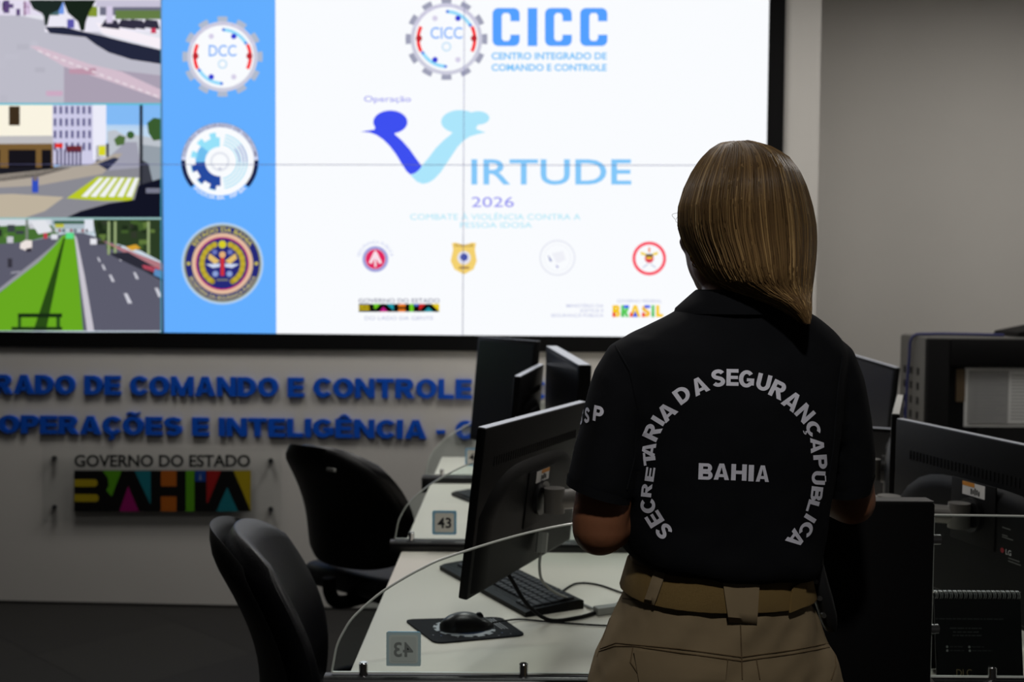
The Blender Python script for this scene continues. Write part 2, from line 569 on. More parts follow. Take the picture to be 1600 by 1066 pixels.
for x, y, wt in FILL_SPOTS:
    t = thing('fill_spot', 'unseen round ceiling spot added behind the woman to light her back', 'ceiling light', (x, y, CEIL))
    b = B(); q = [[Vector((x + rr * math.cos(a), y + rr * math.sin(a), z)) for a in [2 * PI * k / 32 for k in range(32)]] for rr, z in ((.075, CEIL - .0005), (.10, CEIL - .0005), (.10, CEIL - .012), (.075, CEIL - .012), (.075, CEIL - .0005))]
    b.loft(q, caps=False); b.build('trim_ring', mat('lamp_frame', (220, 220, 220), 0.5), t, True)
    L = bpy.data.lights.new('fill_spot_lamp', 'SPOT'); L.energy = wt; L.spot_size = math.radians(98); L.spot_blend = .35; L.shadow_soft_size = .07; L.color = (1.0, 0.965, 0.92)
    lo = bpy.data.objects.new('fill_spot_lamp', L); COL.objects.link(lo); lo.parent = t; lo.location = (0, 0, -0.09)

# ================================================================== VIDEO WALL
D_SCR = 0.009
u_r = wall_uz(1200, 130, D_SCR)[0]; u_m, z_m = wall_uz(724.5, 258, D_SCR); z_b = wall_uz(800, 525, D_SCR)[1]
PW = u_r - u_m; PH = z_m - z_b
print('panel', PW, PH, PW / PH)
vw = thing('video_wall', 'large black framed video wall showing a bright white slide and camera feeds', 'video wall', wpt(0, z_b - .08, 0), -WA)
fw = 0.068
u_l = wall_uz(253.6, 130, D_SCR)[0]; u0 = u_l - PW; z1 = z_m + PH
UC = [u0, u_l, u_m, u_r]
b = B()
wall_box(b, u_r, u_r + fw, z_b - fw, z1 + fw, 0.001, 0.015)
wall_box(b, u0 - fw, u0, z_b - fw, z1 + fw, 0.001, 0.015)
wall_box(b, u0, u_r, z_b - fw, z_b, 0.001, 0.015)
wall_box(b, u0, u_r, z1, z1 + fw, 0.001, 0.015)
b.build('frame', BLACKM, vw)
for r in range(2):
    for c in range(3):
        b = B(); wall_box(b, UC[c], UC[c + 1], z_b + r * PH, z_b + (r + 1) * PH, 0.001, D_SCR - 0.0015)
        pn = b.build('display_panel', GLOSSB, vw)
b = B()
SEAM = 0.0013
for c in (1, 2): wall_box(b, UC[c] - SEAM, UC[c] + SEAM, z_b, z1, D_SCR + 0.003, D_SCR + 0.005)
wall_box(b, u0, u_r, z_m - SEAM, z_m + SEAM, D_SCR + 0.003, D_SCR + 0.005)
b.build('panel_seam', mat('seam_dark', (120, 124, 180), 0.5), vw)


def SF(x, y, layer):
    return wpx(x, y, D_SCR + 0.0004 * layer)


WHITE = (250, 252, 255)
BLUE = (100, 174, 255)
u_s = wall_uz(254.5, 258, D_SCR)[0]; u_w = wall_uz(431, 258, D_SCR)[0]


class GfxU(Gfx):
    pass


g = Gfx(lambda u, z, l: wpt(u, z, D_SCR + 0.0004 * l))
g.rect(u_w, z_b + .001, u_r - .001, z1, WHITE, 0)
g.build('slide_background', vw)
g = Gfx(lambda u, z, l: wpt(u, z, D_SCR + 0.0004 * l))
g.rect(u_s, z_b + .001, u_w, z1, BLUE, 0)
g.build('slide_side_band', vw)


# ---- left camera feeds
def feed(name, y0, y1, sky, paint):
    g = Gfx(SF); XL = -228
    g.rect(XL, y0, 251.5, y1, sky, 0); paint(g); return g.build(name, vw)


def feed_plaza(g):
    r = random.Random(3)
    g.poly([(-228, 20), (30, 24), (150, 48), (251, 100), (251, 161), (-228, 161)], (189, 188, 201), 1)
    for k in range(26):
        x = r.uniform(-220, 60); y = r.uniform(60, 150)
        c = r.randint(-7, 7); g.rect(x, y, x + r.uniform(10, 28), y + r.uniform(7, 14), (188 + c, 187 + c, 200 + c), 2)
    g.poly([(100, 100), (251, 118), (251, 161), (100, 161)], (170, 160, 178), 2)
    g.rect(-228, 0, 66, 24, (228, 222, 240), 1)
    for k in range(34):
        x = r.uniform(-228, 60); g.rect(x, r.uniform(0, 14), x + r.uniform(3, 10), r.uniform(10, 25), [(120, 60, 110), (90, 70, 120), (210, 190, 220), (60, 50, 80)][k % 4], 2)
    g.rect(70, 20, 251, 50, (235, 232, 245), 2)
    g.poly([(150, 35), (251, 60), (251, 76), (215, 66), (160, 52)], (248, 240, 248), 3)
    g.rect(66, 0, 92, 24, (70, 100, 90), 3); g.rect(83, 4, 100, 22, (110, 150, 230), 3)
    g.poly([(45, 0), (100, 0), (92, 16), (78, 22), (74, 40), (70, 40), (68, 22), (52, 14)], (30, 42, 38), 4)
    g.poly([(98, 0), (150, 0), (140, 18), (134, 34), (132, 48), (126, 48), (122, 34), (106, 20)], (24, 36, 26), 4)
    g.rect(138, 10, 152, 26, (130, 150, 50), 3); g.rect(156, 8, 251, 24, (110, 110, 130), 3); g.rect(180, 16, 251, 30, (100, 125, 70), 4)
    g.rect(150, 0, 251, 11, (200, 195, 215), 4); g.rect(166, 10, 176, 36, (215, 205, 230), 5)
    for x in (165, 190, 205, 228): g.poly([(x, 30), (x + 18, 32), (x + 22, 46), (x - 8, 42)], (50, 48, 66), 4)
    g.rect(236, 44, 244, 52, (200, 60, 90), 5); g.rect(105, 30, 116, 44, (90, 85, 170), 4)
    g.poly([(70, 42), (100, 42), (132, 50), (160, 56), (200, 66), (251, 78), (251, 100), (205, 93), (170, 82), (150, 70), (134, 58), (108, 55), (78, 52)], (36, 40, 62), 5)
    g.poly([(46, 72), (60, 72), (140, 100), (190, 112), (251, 140), (251, 155), (180, 130), (100, 104)], (212, 190, 205), 4)
    g.poly([(108, 108), (150, 106), (150, 117), (108, 115)], (190, 150, 170), 5)
    for k in range(16):
        x = 60 + k * 12; y = 78 + k * 4.6; g.poly([(x, y), (x + 7, y + 2.6), (x + 6, y + 5), (x - 1, y + 2.4)], (232, 220, 228), 6)
    g.rect(72, 142, 98, 150, (205, 170, 195), 5)


def feed_street(g):
    r = random.Random(5)
    g.poly([(-228, 340), (-228, 262), (80, 262), (150, 245), (254, 240), (254, 340)], (138, 138, 146), 1)
    g.rect(-228, 164, 82, 262, (250, 244, 226), 1)
    g.rect(14, 166, 31, 196, (60, 46, 30), 2); g.rect(-60, 166, -40, 196, (60, 46, 30), 2)
    g.poly([(-228, 214), (84, 212), (84, 225), (-228, 226)], (190, 188, 190), 2)
    g.poly([(-228, 226), (84, 224), (84, 276), (-228, 300)], (120, 92, 52), 2)
    for x0, x1 in ((-120, -90), (-40, 0), (13, 56), (65, 80)): g.rect(x0, 234, x1, 272, (22, 20, 26), 3)
    g.rect(82, 164, 165, 258, (206, 204, 232), 2); g.rect(145, 164, 166, 250, (236, 236, 250), 3)
    for j in range(4):
        for k in range(7):
            g.rect(84 + k * 9, 166 + j * 19, 88 + k * 9, 178 + j * 19, (86, 84, 130), 3)
    g.rect(86, 224, 98, 231, (230, 50, 40), 4); g.rect(104, 228, 128, 238, (110, 40, 46), 4)
    for k in range(7): g.rect(88 + k * 6, 234, 91 + k * 6, 258, (60, 50, 90), 4)
    g.poly([(150, 228), (170, 224), (170, 258), (150, 262)], (30, 30, 40), 3); g.rect(154, 228, 165, 243, (215, 215, 40), 4)
    g.rect(166, 164, 254, 200, (130, 186, 245), 1); g.rect(166, 195, 254, 220, (190, 215, 240), 1)
    g.poly([(168, 205), (180, 203), (196, 212), (208, 210), (254, 218), (254, 250), (168, 250)], (190, 196, 205), 2)
    g.poly([(178, 218), (186, 211), (196, 214), (194, 226), (182, 228)], (80, 110, 60), 3)
    g.circle(204, 211, 6, (60, 95, 50), 3); g.poly([(230, 192), (240, 184), (254, 186), (254, 218), (240, 220), (232, 208)], (58, 92, 48), 3)
    g.poly([(196, 222), (214, 222), (220, 262), (150, 268), (165, 250)], (160, 160, 176), 3)
    g.poly([(140, 258), (180, 240), (192, 240), (160, 272), (60, 290), (-228, 305), (-228, 296)], (176, 166, 154), 4)
    g.poly([(152, 256), (178, 246), (186, 248), (168, 266)], (46, 50, 76), 5)
    g.poly([(-228, 262), (84, 262), (112, 262), (60, 276), (-228, 312)], (26, 26, 34), 4)
    g.poly([(-228, 310), (20, 303), (100, 308), (70, 330), (40, 340), (-228, 340)], (190, 178, 158), 5)
    g.rect(50, 277, 60, 301, (50, 80, 190), 6); g.circle(55, 279, 4, (120, 110, 110), 7)
    g.poly([(152, 276), (218, 278), (206, 314), (160, 314), (104, 310)], (186, 200, 40), 5)
    for k in range(6):
        x = 156 + k * 11; g.poly([(x, 278), (x + 6, 278), (x - 20 + k * 3, 308), (x - 29 + k * 3, 307)], (240, 242, 244), 6)
    g.rect(218, 164, 223, 300, (34, 36, 44), 6); g.poly([(222, 226), (254, 230), (254, 290), (222, 288)], (150, 160, 170), 5)
    g.poly([(222, 250), (232, 256), (240, 290), (222, 290)], (60, 62, 72), 6)
    g.poly([(216, 290), (254, 278), (254, 340), (104, 340), (126, 330), (170, 318), (210, 312)], (18, 20, 36), 7)
    g.rect(228, 294, 250, 302, (120, 122, 140), 8)


def feed_avenue(g):
    r = random.Random(9)
    g.poly([(-228, 400), (40, 378), (108, 364), (130, 364), (180, 380), (254, 440), (254, 517), (-228, 517)], (92, 92, 108), 1)
    g.rect(-228, 343, 80, 362, (214, 218, 226), 1); g.rect(80, 343, 150, 364, (170, 186, 196), 1)
    g.poly([(-228, 362), (40, 352), (80, 352), (92, 366), (40, 378), (-228, 400)], (70, 110, 50), 2)
    for k in range(14):
        x = r.uniform(-60, 60); y = r.uniform(348, 376); g.rect(x, y, x + r.uniform(6, 16), y + r.uniform(4, 12), [(40, 50, 40), (200, 200, 208), (90, 130, 60), (60, 66, 70)][k % 4], 3)
    g.poly([(48, 346), (70, 344), (84, 362), (60, 366)], (226, 228, 234), 4)
    g.rect(40, 343, 44, 376, (120, 128, 120), 5)
    g.rect(84, 345, 132, 350, (52, 92, 74), 3); g.rect(86, 350, 100, 356, (190, 190, 70), 3); g.rect(132, 343, 146, 362, (222, 226, 236), 3)
    g.poly([(145, 343), (254, 343), (254, 410), (220, 392), (185, 382), (150, 372)], (44, 60, 36), 2)
    for k in range(26):
        x = r.uniform(150, 244); y = r.uniform(344, 384); g.rect(x, y, x + r.uniform(5, 14), y + r.uniform(4, 10), [(66, 92, 44), (30, 42, 26), (96, 120, 60), (50, 56, 44)][k % 4], 3)
    for x in (168, 178, 230): g.rect(x, 346, x + 4, 398, (150, 168, 120), 4)
    g.poly([(196, 386), (212, 382), (220, 388), (206, 392)], (214, 160, 50), 4)
    g.poly([(172, 380), (254, 412), (254, 430), (196, 396), (160, 376)], (176, 120, 128), 4); g.poly([(222, 414), (248, 418), (248, 428), (224, 420)], (200, 80, 100), 5)
    g.poly([(170, 396), (200, 394), (254, 424), (254, 440), (226, 424), (180, 402)], (44, 44, 56), 5)
    g.poly([(98, 368), (116, 366), (122, 420), (130, 517), (-20, 517), (-228, 517), (-60, 492), (0, 457), (60, 408)], (104, 168, 32), 3)
    g.poly([(98, 371), (60, 410), (0, 456), (-60, 494), (-228, 560), (-228, 550), (-60, 486), (0, 450), (66, 398)], (150, 150, 160), 4)
    g.poly([(116, 366), (120, 372), (132, 430), (147, 517), (136, 517), (124, 430)], (200, 196, 206), 4)
    g.poly([(99, 372), (102, 372), (92, 420), (72, 517), (52, 517), (84, 420)], (40, 74, 22), 5)
    g.rect(28, 490, 97, 496, (22, 40, 20), 6); g.rect(18, 511, 97, 516, (26, 46, 24), 6); g.rect(28, 496, 33, 512, (40, 80, 26), 6); g.rect(88, 496, 94, 512, (40, 80, 26), 6)
    g.rect(103, 364, 115, 373, (90, 220, 140), 5)
    for k, (x, y) in enumerate(((153, 405), (160, 417), (172, 434), (196, 465), (186, 404), (210, 430), (244, 456))):
        s = (y - 360) / 80; g.poly([(x - 2 * s, y - 5 * s), (x + 2 * s, y - 5 * s), (x + 8 * s, y + 7 * s), (x + 3 * s, y + 7 * s)], (205, 205, 215), 4)
    g.poly([(32, 380), (40, 375), (50, 376), (50, 390), (44, 393), (31, 388)], (236, 226, 222), 5); g.poly([(40, 389), (50, 387), (49, 393), (42, 394)], (50, 46, 56), 6)
    g.rect(12, 404, 19, 418, (54, 52, 62), 5); g.rect(68, 364, 74, 373, (190, 60, 80), 5); g.rect(80, 366, 90, 374, (222, 224, 232), 5); g.rect(141, 373, 151, 382, (232, 232, 238), 5)
    for k in range(10):
        x = 80 + k * 6; g.rect(x, 358, x + 3, 363, [(60, 60, 70), (210, 210, 220), (150, 60, 60)][k % 3], 4)
    for k in range(8):
        x = -220 + k * 34; g.poly([(x, 425), (x + 14, 423), (x + 12, 426), (x - 2, 428)], (150, 150, 162), 4)
    g.poly([(242, 420), (254, 424), (254, 436), (240, 430)], (90, 140, 190), 6)


feed('camera_feed', 0 - 20, 161, (228, 228, 238), feed_plaza)['label'] = 'camera feed of a grey plaza with dark trees'
feed('camera_feed', 164, 340, (150, 195, 245), feed_street)['label'] = 'camera feed of a street corner with a yellow crossing'
feed('camera_feed', 343, 519, (200, 214, 226), feed_avenue)['label'] = 'camera feed of an avenue with a green median'
g = Gfx(SF)
g.rect(-228, 161, 252, 164, (90, 190, 210), 9); g.rect(-228, 340, 252, 343, (150, 190, 190), 9); g.rect(250.8, -10, 253, 521, (60, 140, 170), 9)
g.build('feed_border', vw)


# ---- gear emblems
def gear_emblem(name, cx, cy, k, txt, teeth):
    g = Gfx(SF)
    g.gear(cx, cy, 52 * k, 64 * k, 12, teeth, 1, 0.5)
    g.circle(cx, cy, 56 * k, (205, 205, 222), 2)
    g.ring(cx, cy, 48 * k, 55 * k, 20, 160, (214, 212, 232), 3)
    g.circle(cx, cy, 50 * k, WHITE, 4)
    for a0 in (-26, 154): g.ring(cx, cy, 41.5 * k, 47 * k, a0, a0 + 52, (248, 52, 58), 5)
    for a in (0, 180): g.circle(cx + 43 * k * math.cos(math.radians(a)), cy - 1 * k, 5 * k, (190, 40, 50), 6)
    for a0 in (30, 210): g.ring(cx, cy, 40 * k, 45.5 * k, a0, a0 + 58, (150, 220, 252), 5)
    for a in (61, 241): g.circle(cx + 37 * k * math.cos(math.radians(a)), cy - 37 * k * math.sin(math.radians(a)), 4.4 * k, (52, 60, 210), 6)
    for a in (119, 299): g.circle(cx + 37 * k * math.cos(math.radians(a)), cy - 37 * k * math.sin(math.radians(a)), 4.2 * k, (214, 208, 232), 6)
    for a in (88, 30, 268, 210): g.circle(cx + 43 * k * math.cos(math.radians(a)), cy - 43 * k * math.sin(math.radians(a)), 2.6 * k, (80, 130, 230), 6)
    wd = 22 * k if len(txt) == 3 else 25 * k
    g.text(txt, cx - wd, cx + wd, cy - 18.5 * k, cy - 0.5 * k, (120, 176, 250), 6, 0.012)
    g.ring(cx, cy + 12 * k, 5.2 * k, 7.4 * k, 0, 360, (190, 222, 246), 6)
    g.ringtext('CENTRO INTEGRADO DE COMANDO', cx, cy, 50.5 * k, 3.6 * k, 155, 25, (176, 172, 200), 6)
    return g.build(name, vw)


gear_emblem('emblem', 347.7, 88.5, 0.98, 'DCC', (176, 186, 206))['label'] = 'grey gear emblem reading DCC'
gear_emblem('emblem', 697.6, 61, 1.0, 'CICC', (158, 160, 182))['label'] = 'grey gear emblem reading CICC'

g = Gfx(SF)
cx, cy = 343.5, 252.5
g.circle(cx, cy, 60.5, (30, 40, 78), 1); g.ring(cx, cy, 53, 60, 2, 178, (200, 206, 232), 2); g.circle(cx, cy, 53.5, WHITE, 3)
g.ringtext('CENTRO INTEGRADO DE TELECOM', cx, cy, 54.3, 4.6, 172, 8, (84, 84, 124), 4, 0.01)
g.ring(cx, cy, 53, 60.5, 222, 318, BLUE, 4)
g.ringtext('POLICIA BA   SSP BA', cx, cy, 59.2, 5.4, 226, 314, (236, 240, 252), 5, 0.02, True)
for k, (a0, a1, c) in enumerate(((90, 140, (150, 226, 250)), (140, 182, (110, 190, 240)), (182, 272, (38, 74, 160)))):
    g.ring(cx, cy, 23, 38, a0, a1, c, 5)
g.gear(cx, cy, 36, 46, 12, (150, 226, 250), 5, 0.45, 105)
g.ring(cx, cy, 35, 48, -88, 88, WHITE, 6)
g.gear(cx, cy, 36, 46, 12, (38, 74, 160), 5, 0.0001, 255)
for a in (195, 225, 255): g.ring(cx, cy, 36, 45, a - 7, a + 7, (38, 74, 160), 6, 3)
for r in (26, 31, 36, 41): g.ring(cx, cy, r, r + 2.4, -80, 78, (176, 226, 244), 7)
for r in (30, 36, 41): g.ring(cx, cy, r, r + 1.6, -2, 40, (120, 130, 200), 8)
g.circle(cx, cy, 22.5, WHITE, 7); g.ring(cx, cy, 12, 15, 0, 360, (222, 226, 236), 8); g.circle(cx, cy + 12, 3, (200, 204, 220), 8)
e = g.build('emblem', vw); e['label'] = 'round blue and white emblem with half a gear'

g = Gfx(SF)
cx, cy = 347.5, 412
YL = (196, 186, 84); NV = (38, 42, 120)
g.circle(cx, cy, 64, (176, 206, 240), 1); g.circle(cx, cy, 60.5, (150, 150, 110), 2); g.circle(cx, cy, 58, NV, 3)
g.circle(cx, cy, 48.5, (140, 130, 110), 4); g.circle(cx, cy, 47.5, (226, 186, 160), 5); g.circle(cx, cy, 41.5, (190, 40, 110), 6); g.circle(cx, cy, 39.5, NV, 7)
g.ringtext('ESTADO DA BAHIA', cx, cy, 50, 6.5, 148, 32, YL, 5, 0.03)
g.ringtext('SECRETARIA DA SEGURANÇA PUBLICA', cx, cy, 56.5, 6.0, 202, 338, (186, 178, 120), 5, 0.03, True)
for s in (-1, 1): g.circle(cx + s * 53, cy, 3, YL, 5, 8)
for s in (-1, 1):
    for k in range(16):
        a = math.radians(240 - k * 8.5) if s < 0 else math.radians(-60 + k * 8.5)
        px, py = cx + 32 * math.cos(a), cy - 32 * math.sin(a)
        g.circle(px, py, 4.6, (190, 170, 50) if k % 2 else (160, 140, 40), 8 + k % 2, 10)
g.rect(cx - 3, cy - 12, cx + 3, cy + 19, (206, 50, 60), 10); g.circle(cx, cy - 30, 6, (214, 206, 40), 9); g.circle(cx, cy - 14, 5, (226, 176, 120), 11)
for s in (-1, 1):
    g.poly([(cx + s * 4, cy - 4), (cx + s * 20, cy - 16), (cx + s * 23, cy - 8), (cx + s * 12, cy + 1)], (226, 190, 110), 10)
    g.poly([(cx + s * 4, cy), (cx + s * 26, cy + 1), (cx + s * 15, cy + 7), (cx + s * 4, cy + 5)], (206, 216, 240), 11)
    g.circle(cx + s * 11, cy + 16, 4.6, (140, 160, 214), 10); g.circle(cx + s * 12, cy - 18, 4, (110, 120, 190), 9)
g.rect(cx - 9, cy + 24, cx + 9, cy + 27, (120, 120, 110), 10)
e = g.build('emblem', vw); e['label'] = 'round navy and gold coat of arms emblem'

# ---- CICC heading
CB = (84, 160, 255)
g = Gfx(SF)


def bigC(x0, x1, y0, y1):
    r = 9; st = 14.5; ym = (y0 + y1) / 2
    out = [(x1, ym - 9), (x1, y0 + r)] + [(x1 - r + r * math.cos(a), y0 + r - r * math.sin(a)) for a in [PI / 8 * k for k in range(1, 5)]]
    out += [(x0 + r, y0)] + [(x0 + r - r * math.sin(a), y0 + r - r * math.cos(a)) for a in [PI / 8 * k for k in range(1, 5)]]
    out += [(x0, y1 - r)] + [(x0 + r - r * math.cos(a), y1 - r + r * math.sin(a)) for a in [PI / 8 * k for k in range(1, 5)]]
    out += [(x1 - r, y1)] + [(x1 - r + r * math.sin(a), y1 - r + r * math.cos(a)) for a in [PI / 8 * k for k in range(1, 5)]]
    out += [(x1, ym + 12), (x1 - st, ym + 12), (x1 - st, y1 - 12), (x1 - st - 3, y1 - 8), (x0 + st + 3, y1 - 8), (x0 + st, y1 - 12),
            (x0 + st, y0 + 12), (x0 + st + 3, y0 + 8), (x1 - st - 3, y0 + 8), (x1 - st, y0 + 12), (x1 - st, ym - 9)]
    g.poly(out, CB, 2)


for x0, x1 in ((769.5, 812), (851.5, 893.5), (906.5, 949)): bigC(x0, x1, 12.5, 72)
g.rect(824.5, 12.5, 839.5, 72, CB, 2)
g.text('CENTRO INTEGRADO DE', 768, 948, 82, 93, (120, 196, 250), 2, 0.03)
g.text('COMANDO E CONTROLE', 768, 948, 100, 111, (120, 196, 250), 2, 0.03)
g.build('slide_heading', vw)

# ---- dove V logo and its words
g = Gfx(SF)


def v(x, y): return (540 + x / 3.404, 130 + y / 3.404)


DB = (62, 80, 240); LB = (172, 230, 252)
g.poly([v(238 + 91 * math.cos(a), 207 + 62 * math.sin(a)) for a in [2 * PI * k / 36 for k in range(36)]], DB, 3)
g.poly([v(*p) for p in ((80, 258), (120, 252), (152, 247), (158, 236), (150, 215), (240, 225), (262, 272), (300, 305), (340, 350), (375, 400), (405, 440), (392, 460), (370, 478), (345, 487), (325, 470), (300, 432), (270, 382), (235, 335), (200, 300), (165, 276), (130, 263))], DB, 4)
g.poly([v(608 + 100 * math.cos(a), 205 + 62 * math.sin(a)) for a in [2 * PI * k / 36 for k in range(36)]], LB, 2)
g.poly([v(705 + 60 * math.cos(a), 185 + 36 * math.sin(a)) for a in [2 * PI * k / 30 for k in range(30)]], LB, 1)
g.poly([v(*p) for p in ((560, 272), (590, 240), (690, 228), (698, 246), (745, 262), (700, 272), (660, 284), (625, 308), (595, 340), (565, 385), (535, 430), (505, 475), (470, 512), (440, 530), (410, 536), (380, 525), (345, 490), (370, 478), (405, 440), (440, 398), (480, 345), (520, 305))], LB, 2)
g.build('dove_logo', vw)
g = Gfx(SF)
g.text('IRTUDE', 736.5, 986.5, 249, 288.5, (132, 200, 250), 2, 0.012)
g.text('2026', 737, 803, 308, 323.5, (140, 140, 240), 2, 0.0)
g.text('Operação', 569, 642, 150, 159, (130, 130, 236), 2, 0.0)
g.text('COMBATE À VIOLÊNCIA CONTRA A', 641, 907, 334.5, 343.5, (168, 228, 246), 2, 0.0)
g.text('PESSOA IDOSA', 719, 831, 347.5, 356, (168, 228, 246), 2, 0.0)
g.build('slide_words', vw)

# ---- row of small emblems
g = Gfx(SF)
g.ringtext('SEGURANCA PUBLICA', 586.5, 405, 24, 5, 172, 8, (196, 202, 236), 2)
g.circle(586.5, 405, 20.5, (196, 200, 236), 1); g.ring(586.5, 405, 16.5, 19.5, 0, 360, (150, 150, 214), 2); g.circle(586.5, 405, 15.5, (226, 40, 96), 3)
g.poly([(586.5, 391), (590, 396), (597, 411), (592, 412), (588, 404), (588, 417), (585, 417), (585, 404), (581, 412), (576, 411), (583, 396)], (250, 226, 236), 4)
e = g.build('emblem', vw); e['label'] = 'small red and lilac round emblem'
g = Gfx(SF)
g.poly([(706, 380), (712, 379), (725, 383), (738, 379), (744, 380), (742, 390), (745, 408), (740, 421), (725, 429), (710, 421), (704, 408), (708, 390)], (244, 210, 112), 2)
g.text('POLICIA', 711, 740, 381.5, 386, (150, 110, 50), 3, 0.01)
g.circle(725, 403, 10.5, (226, 226, 240), 3); g.circle(725, 402, 6, (70, 84, 170), 4); g.rect(717, 417, 733, 420, (160, 120, 70), 3)
e = g.build('emblem', vw); e['label'] = 'small gold badge emblem'
g = Gfx(SF)
g.ring(871, 403, 26, 28, 0, 360, (226, 228, 240), 2); g.ring(871, 403, 20.5, 21.2, 0, 360, (236, 238, 246), 2)
g.poly([(856, 398), (859, 402), (863, 409), (859, 408)], (120, 130, 190), 3); g.poly([(868, 414), (873, 416), (871, 420)], (160, 164, 216), 3)
g.poly([(862, 396), (880, 392), (884, 406), (870, 412)], (240, 241, 248), 2)
e = g.build('emblem', vw); e['label'] = 'small faint white round emblem'
g = Gfx(SF)
g.ring(1014.5, 404, 21.5, 26.5, 0, 360, (250, 80, 100), 2)
g.circle(1014.5, 404, 7, (226, 60, 90), 3); g.rect(1009, 397, 1020, 402, (90, 70, 60), 4); g.rect(1010, 401, 1019, 405, (240, 190, 60), 4)
for s in (-1, 1): g.poly([(1014.5 + s * 5, 396), (1014.5 + s * 14, 393), (1014.5 + s * 13, 398), (1014.5 + s * 6, 400)], (244, 214, 80), 4); g.poly([(1014.5 + s * 3, 412), (1014.5 + s * 11, 418), (1014.5 + s * 9, 419), (1014.5 + s * 1, 413)], (200, 206, 226), 3)
g.rect(1013, 387, 1016, 394, (240, 130, 60), 4)
e = g.build('emblem', vw); e['label'] = 'small red ring emblem'


def bahia(g, f, base=1, k=1.0, black=(12, 12, 12)):
    """multi-coloured block letters spelling BAHIA; f maps the block (0..1132, 0..260) to the picture"""
    def q(pts, c, l): g.poly([f(*p) for p in pts], tuple(k * v_ for v_ in c), base + l)
    Y = (226, 200, 30); G = (110, 200, 30); MG = (190, 20, 130); TL = (30, 150, 165); OR = (226, 120, 30); RD = (200, 36, 36); BL = (30, 84, 190)
    q([(0, 0), (1132, 0), (1132, 260), (0, 260)], black, 0)
    q([(0, 55), (135, 55), (148, 68), (148, 90), (135, 103), (0, 103)], Y, 1); q([(0, 150), (142, 150), (156, 163), (156, 185), (142, 198), (0, 198)], Y, 1)
    q([(180, 0), (305, 0), (240, 165), (205, 125), (222, 95), (215, 45)], G, 1)
    q([(345, 98), (288, 260), (415, 260)], MG, 1); q([(385, 0), (490, 0), (490, 220)], TL, 1)
    q([(555, 0), (655, 0), (655, 100), (555, 100)], OR, 1); q([(555, 165), (655, 165), (655, 260), (555, 260)], OR, 1)
    q([(715, 0), (770, 0), (770, 260), (715, 260)], G, 1); q([(775, 0), (842, 0), (842, 70), (775, 70)], BL, 1)
    q([(800, 58), (808, 15), (816, 58)], (170, 190, 220), 2)
    q([(848, 0), (942, 0), (856, 205), (848, 205)], RD, 1); q([(980, 105), (910, 260), (1050, 260)], TL, 1); q([(1020, 0), (1132, 0), (1132, 260)], Y, 1)


g = Gfx(SF)
g.text('GOVERNO DO ESTADO', 560, 687, 466.5, 473.5, (150, 152, 170), 2, 0.02)
bahia(g, lambda x, y: (560.5 + x * 126 / 1132, 475 + y * 12.5 / 260), 2)
g.text('DO LADO DA GENTE', 570, 677, 494.5, 500, (180, 184, 214), 2, 0.0)
e = g.build('government_logo', vw); e['label'] = 'small multicoloured BAHIA logo'
g = Gfx(SF)
for s, x0, x1, y in (('MINISTÉRIO DA', 885, 943, 475.5), ('JUSTIÇA E', 906, 943, 482.8), ('SEGURANÇA PÚBLICA', 861, 943, 490.5)): g.text(s, x0, x1, y, y + 5, (196, 200, 228), 2, 0.01)
g.text('GOVERNO FEDERAL', 964, 1034, 468, 473, (196, 200, 228), 2, 0.01)
BC = [(255, 200, 30), (40, 90, 230), (240, 50, 40), (90, 210, 80), (255, 210, 40), (60, 100, 230)]
for i, (ch, x0, x1) in enumerate((('B', 957, 969), ('R', 970.5, 983), ('A', 984, 1001), ('S', 1003, 1016), ('I', 1018, 1022.5), ('L', 1025, 1036))):
    y0, y1 = 477, 495.5; V, Fc = heavy(ch, .36, .26); wv = bwidth(ch)
    q = [(x0 + x / wv * (x1 - x0), y1 - y * (y1 - y0)) for x, y in V]
    g._add(q, Fc, [(246, 200, 20), (90, 205, 90), (250, 205, 30), (246, 190, 30), (80, 200, 90), (250, 208, 40)][i], 2)
    g.rect(x0, y0 + 11.5, x0 + 4.4, y1, [(235, 40, 40), (60, 190, 70), (240, 70, 40), (238, 50, 40), (60, 190, 80), (250, 205, 30)][i], 3)
    g.rect(x0 + (0 if ch == 'A' else 4), y0, x1 - (0 if ch in 'RS' else 2), y0 + 4.5, [(90, 205, 90), (40, 90, 235), (250, 205, 30), (40, 90, 235), (60, 190, 80), (250, 205, 30)][i], 3) if ch in 'RS' else None
g.poly([(988, 495.5), (992.5, 486), (997, 495.5)], (40, 90, 235), 3)
e = g.build('government_logo', vw); e['label'] = 'small multicoloured BRASIL logo'

# ================================================================== LETTERING ON THE WALL
LETB = mat('blue_acrylic_letter', (14, 84, 200), 0.4, 0, 0.4)


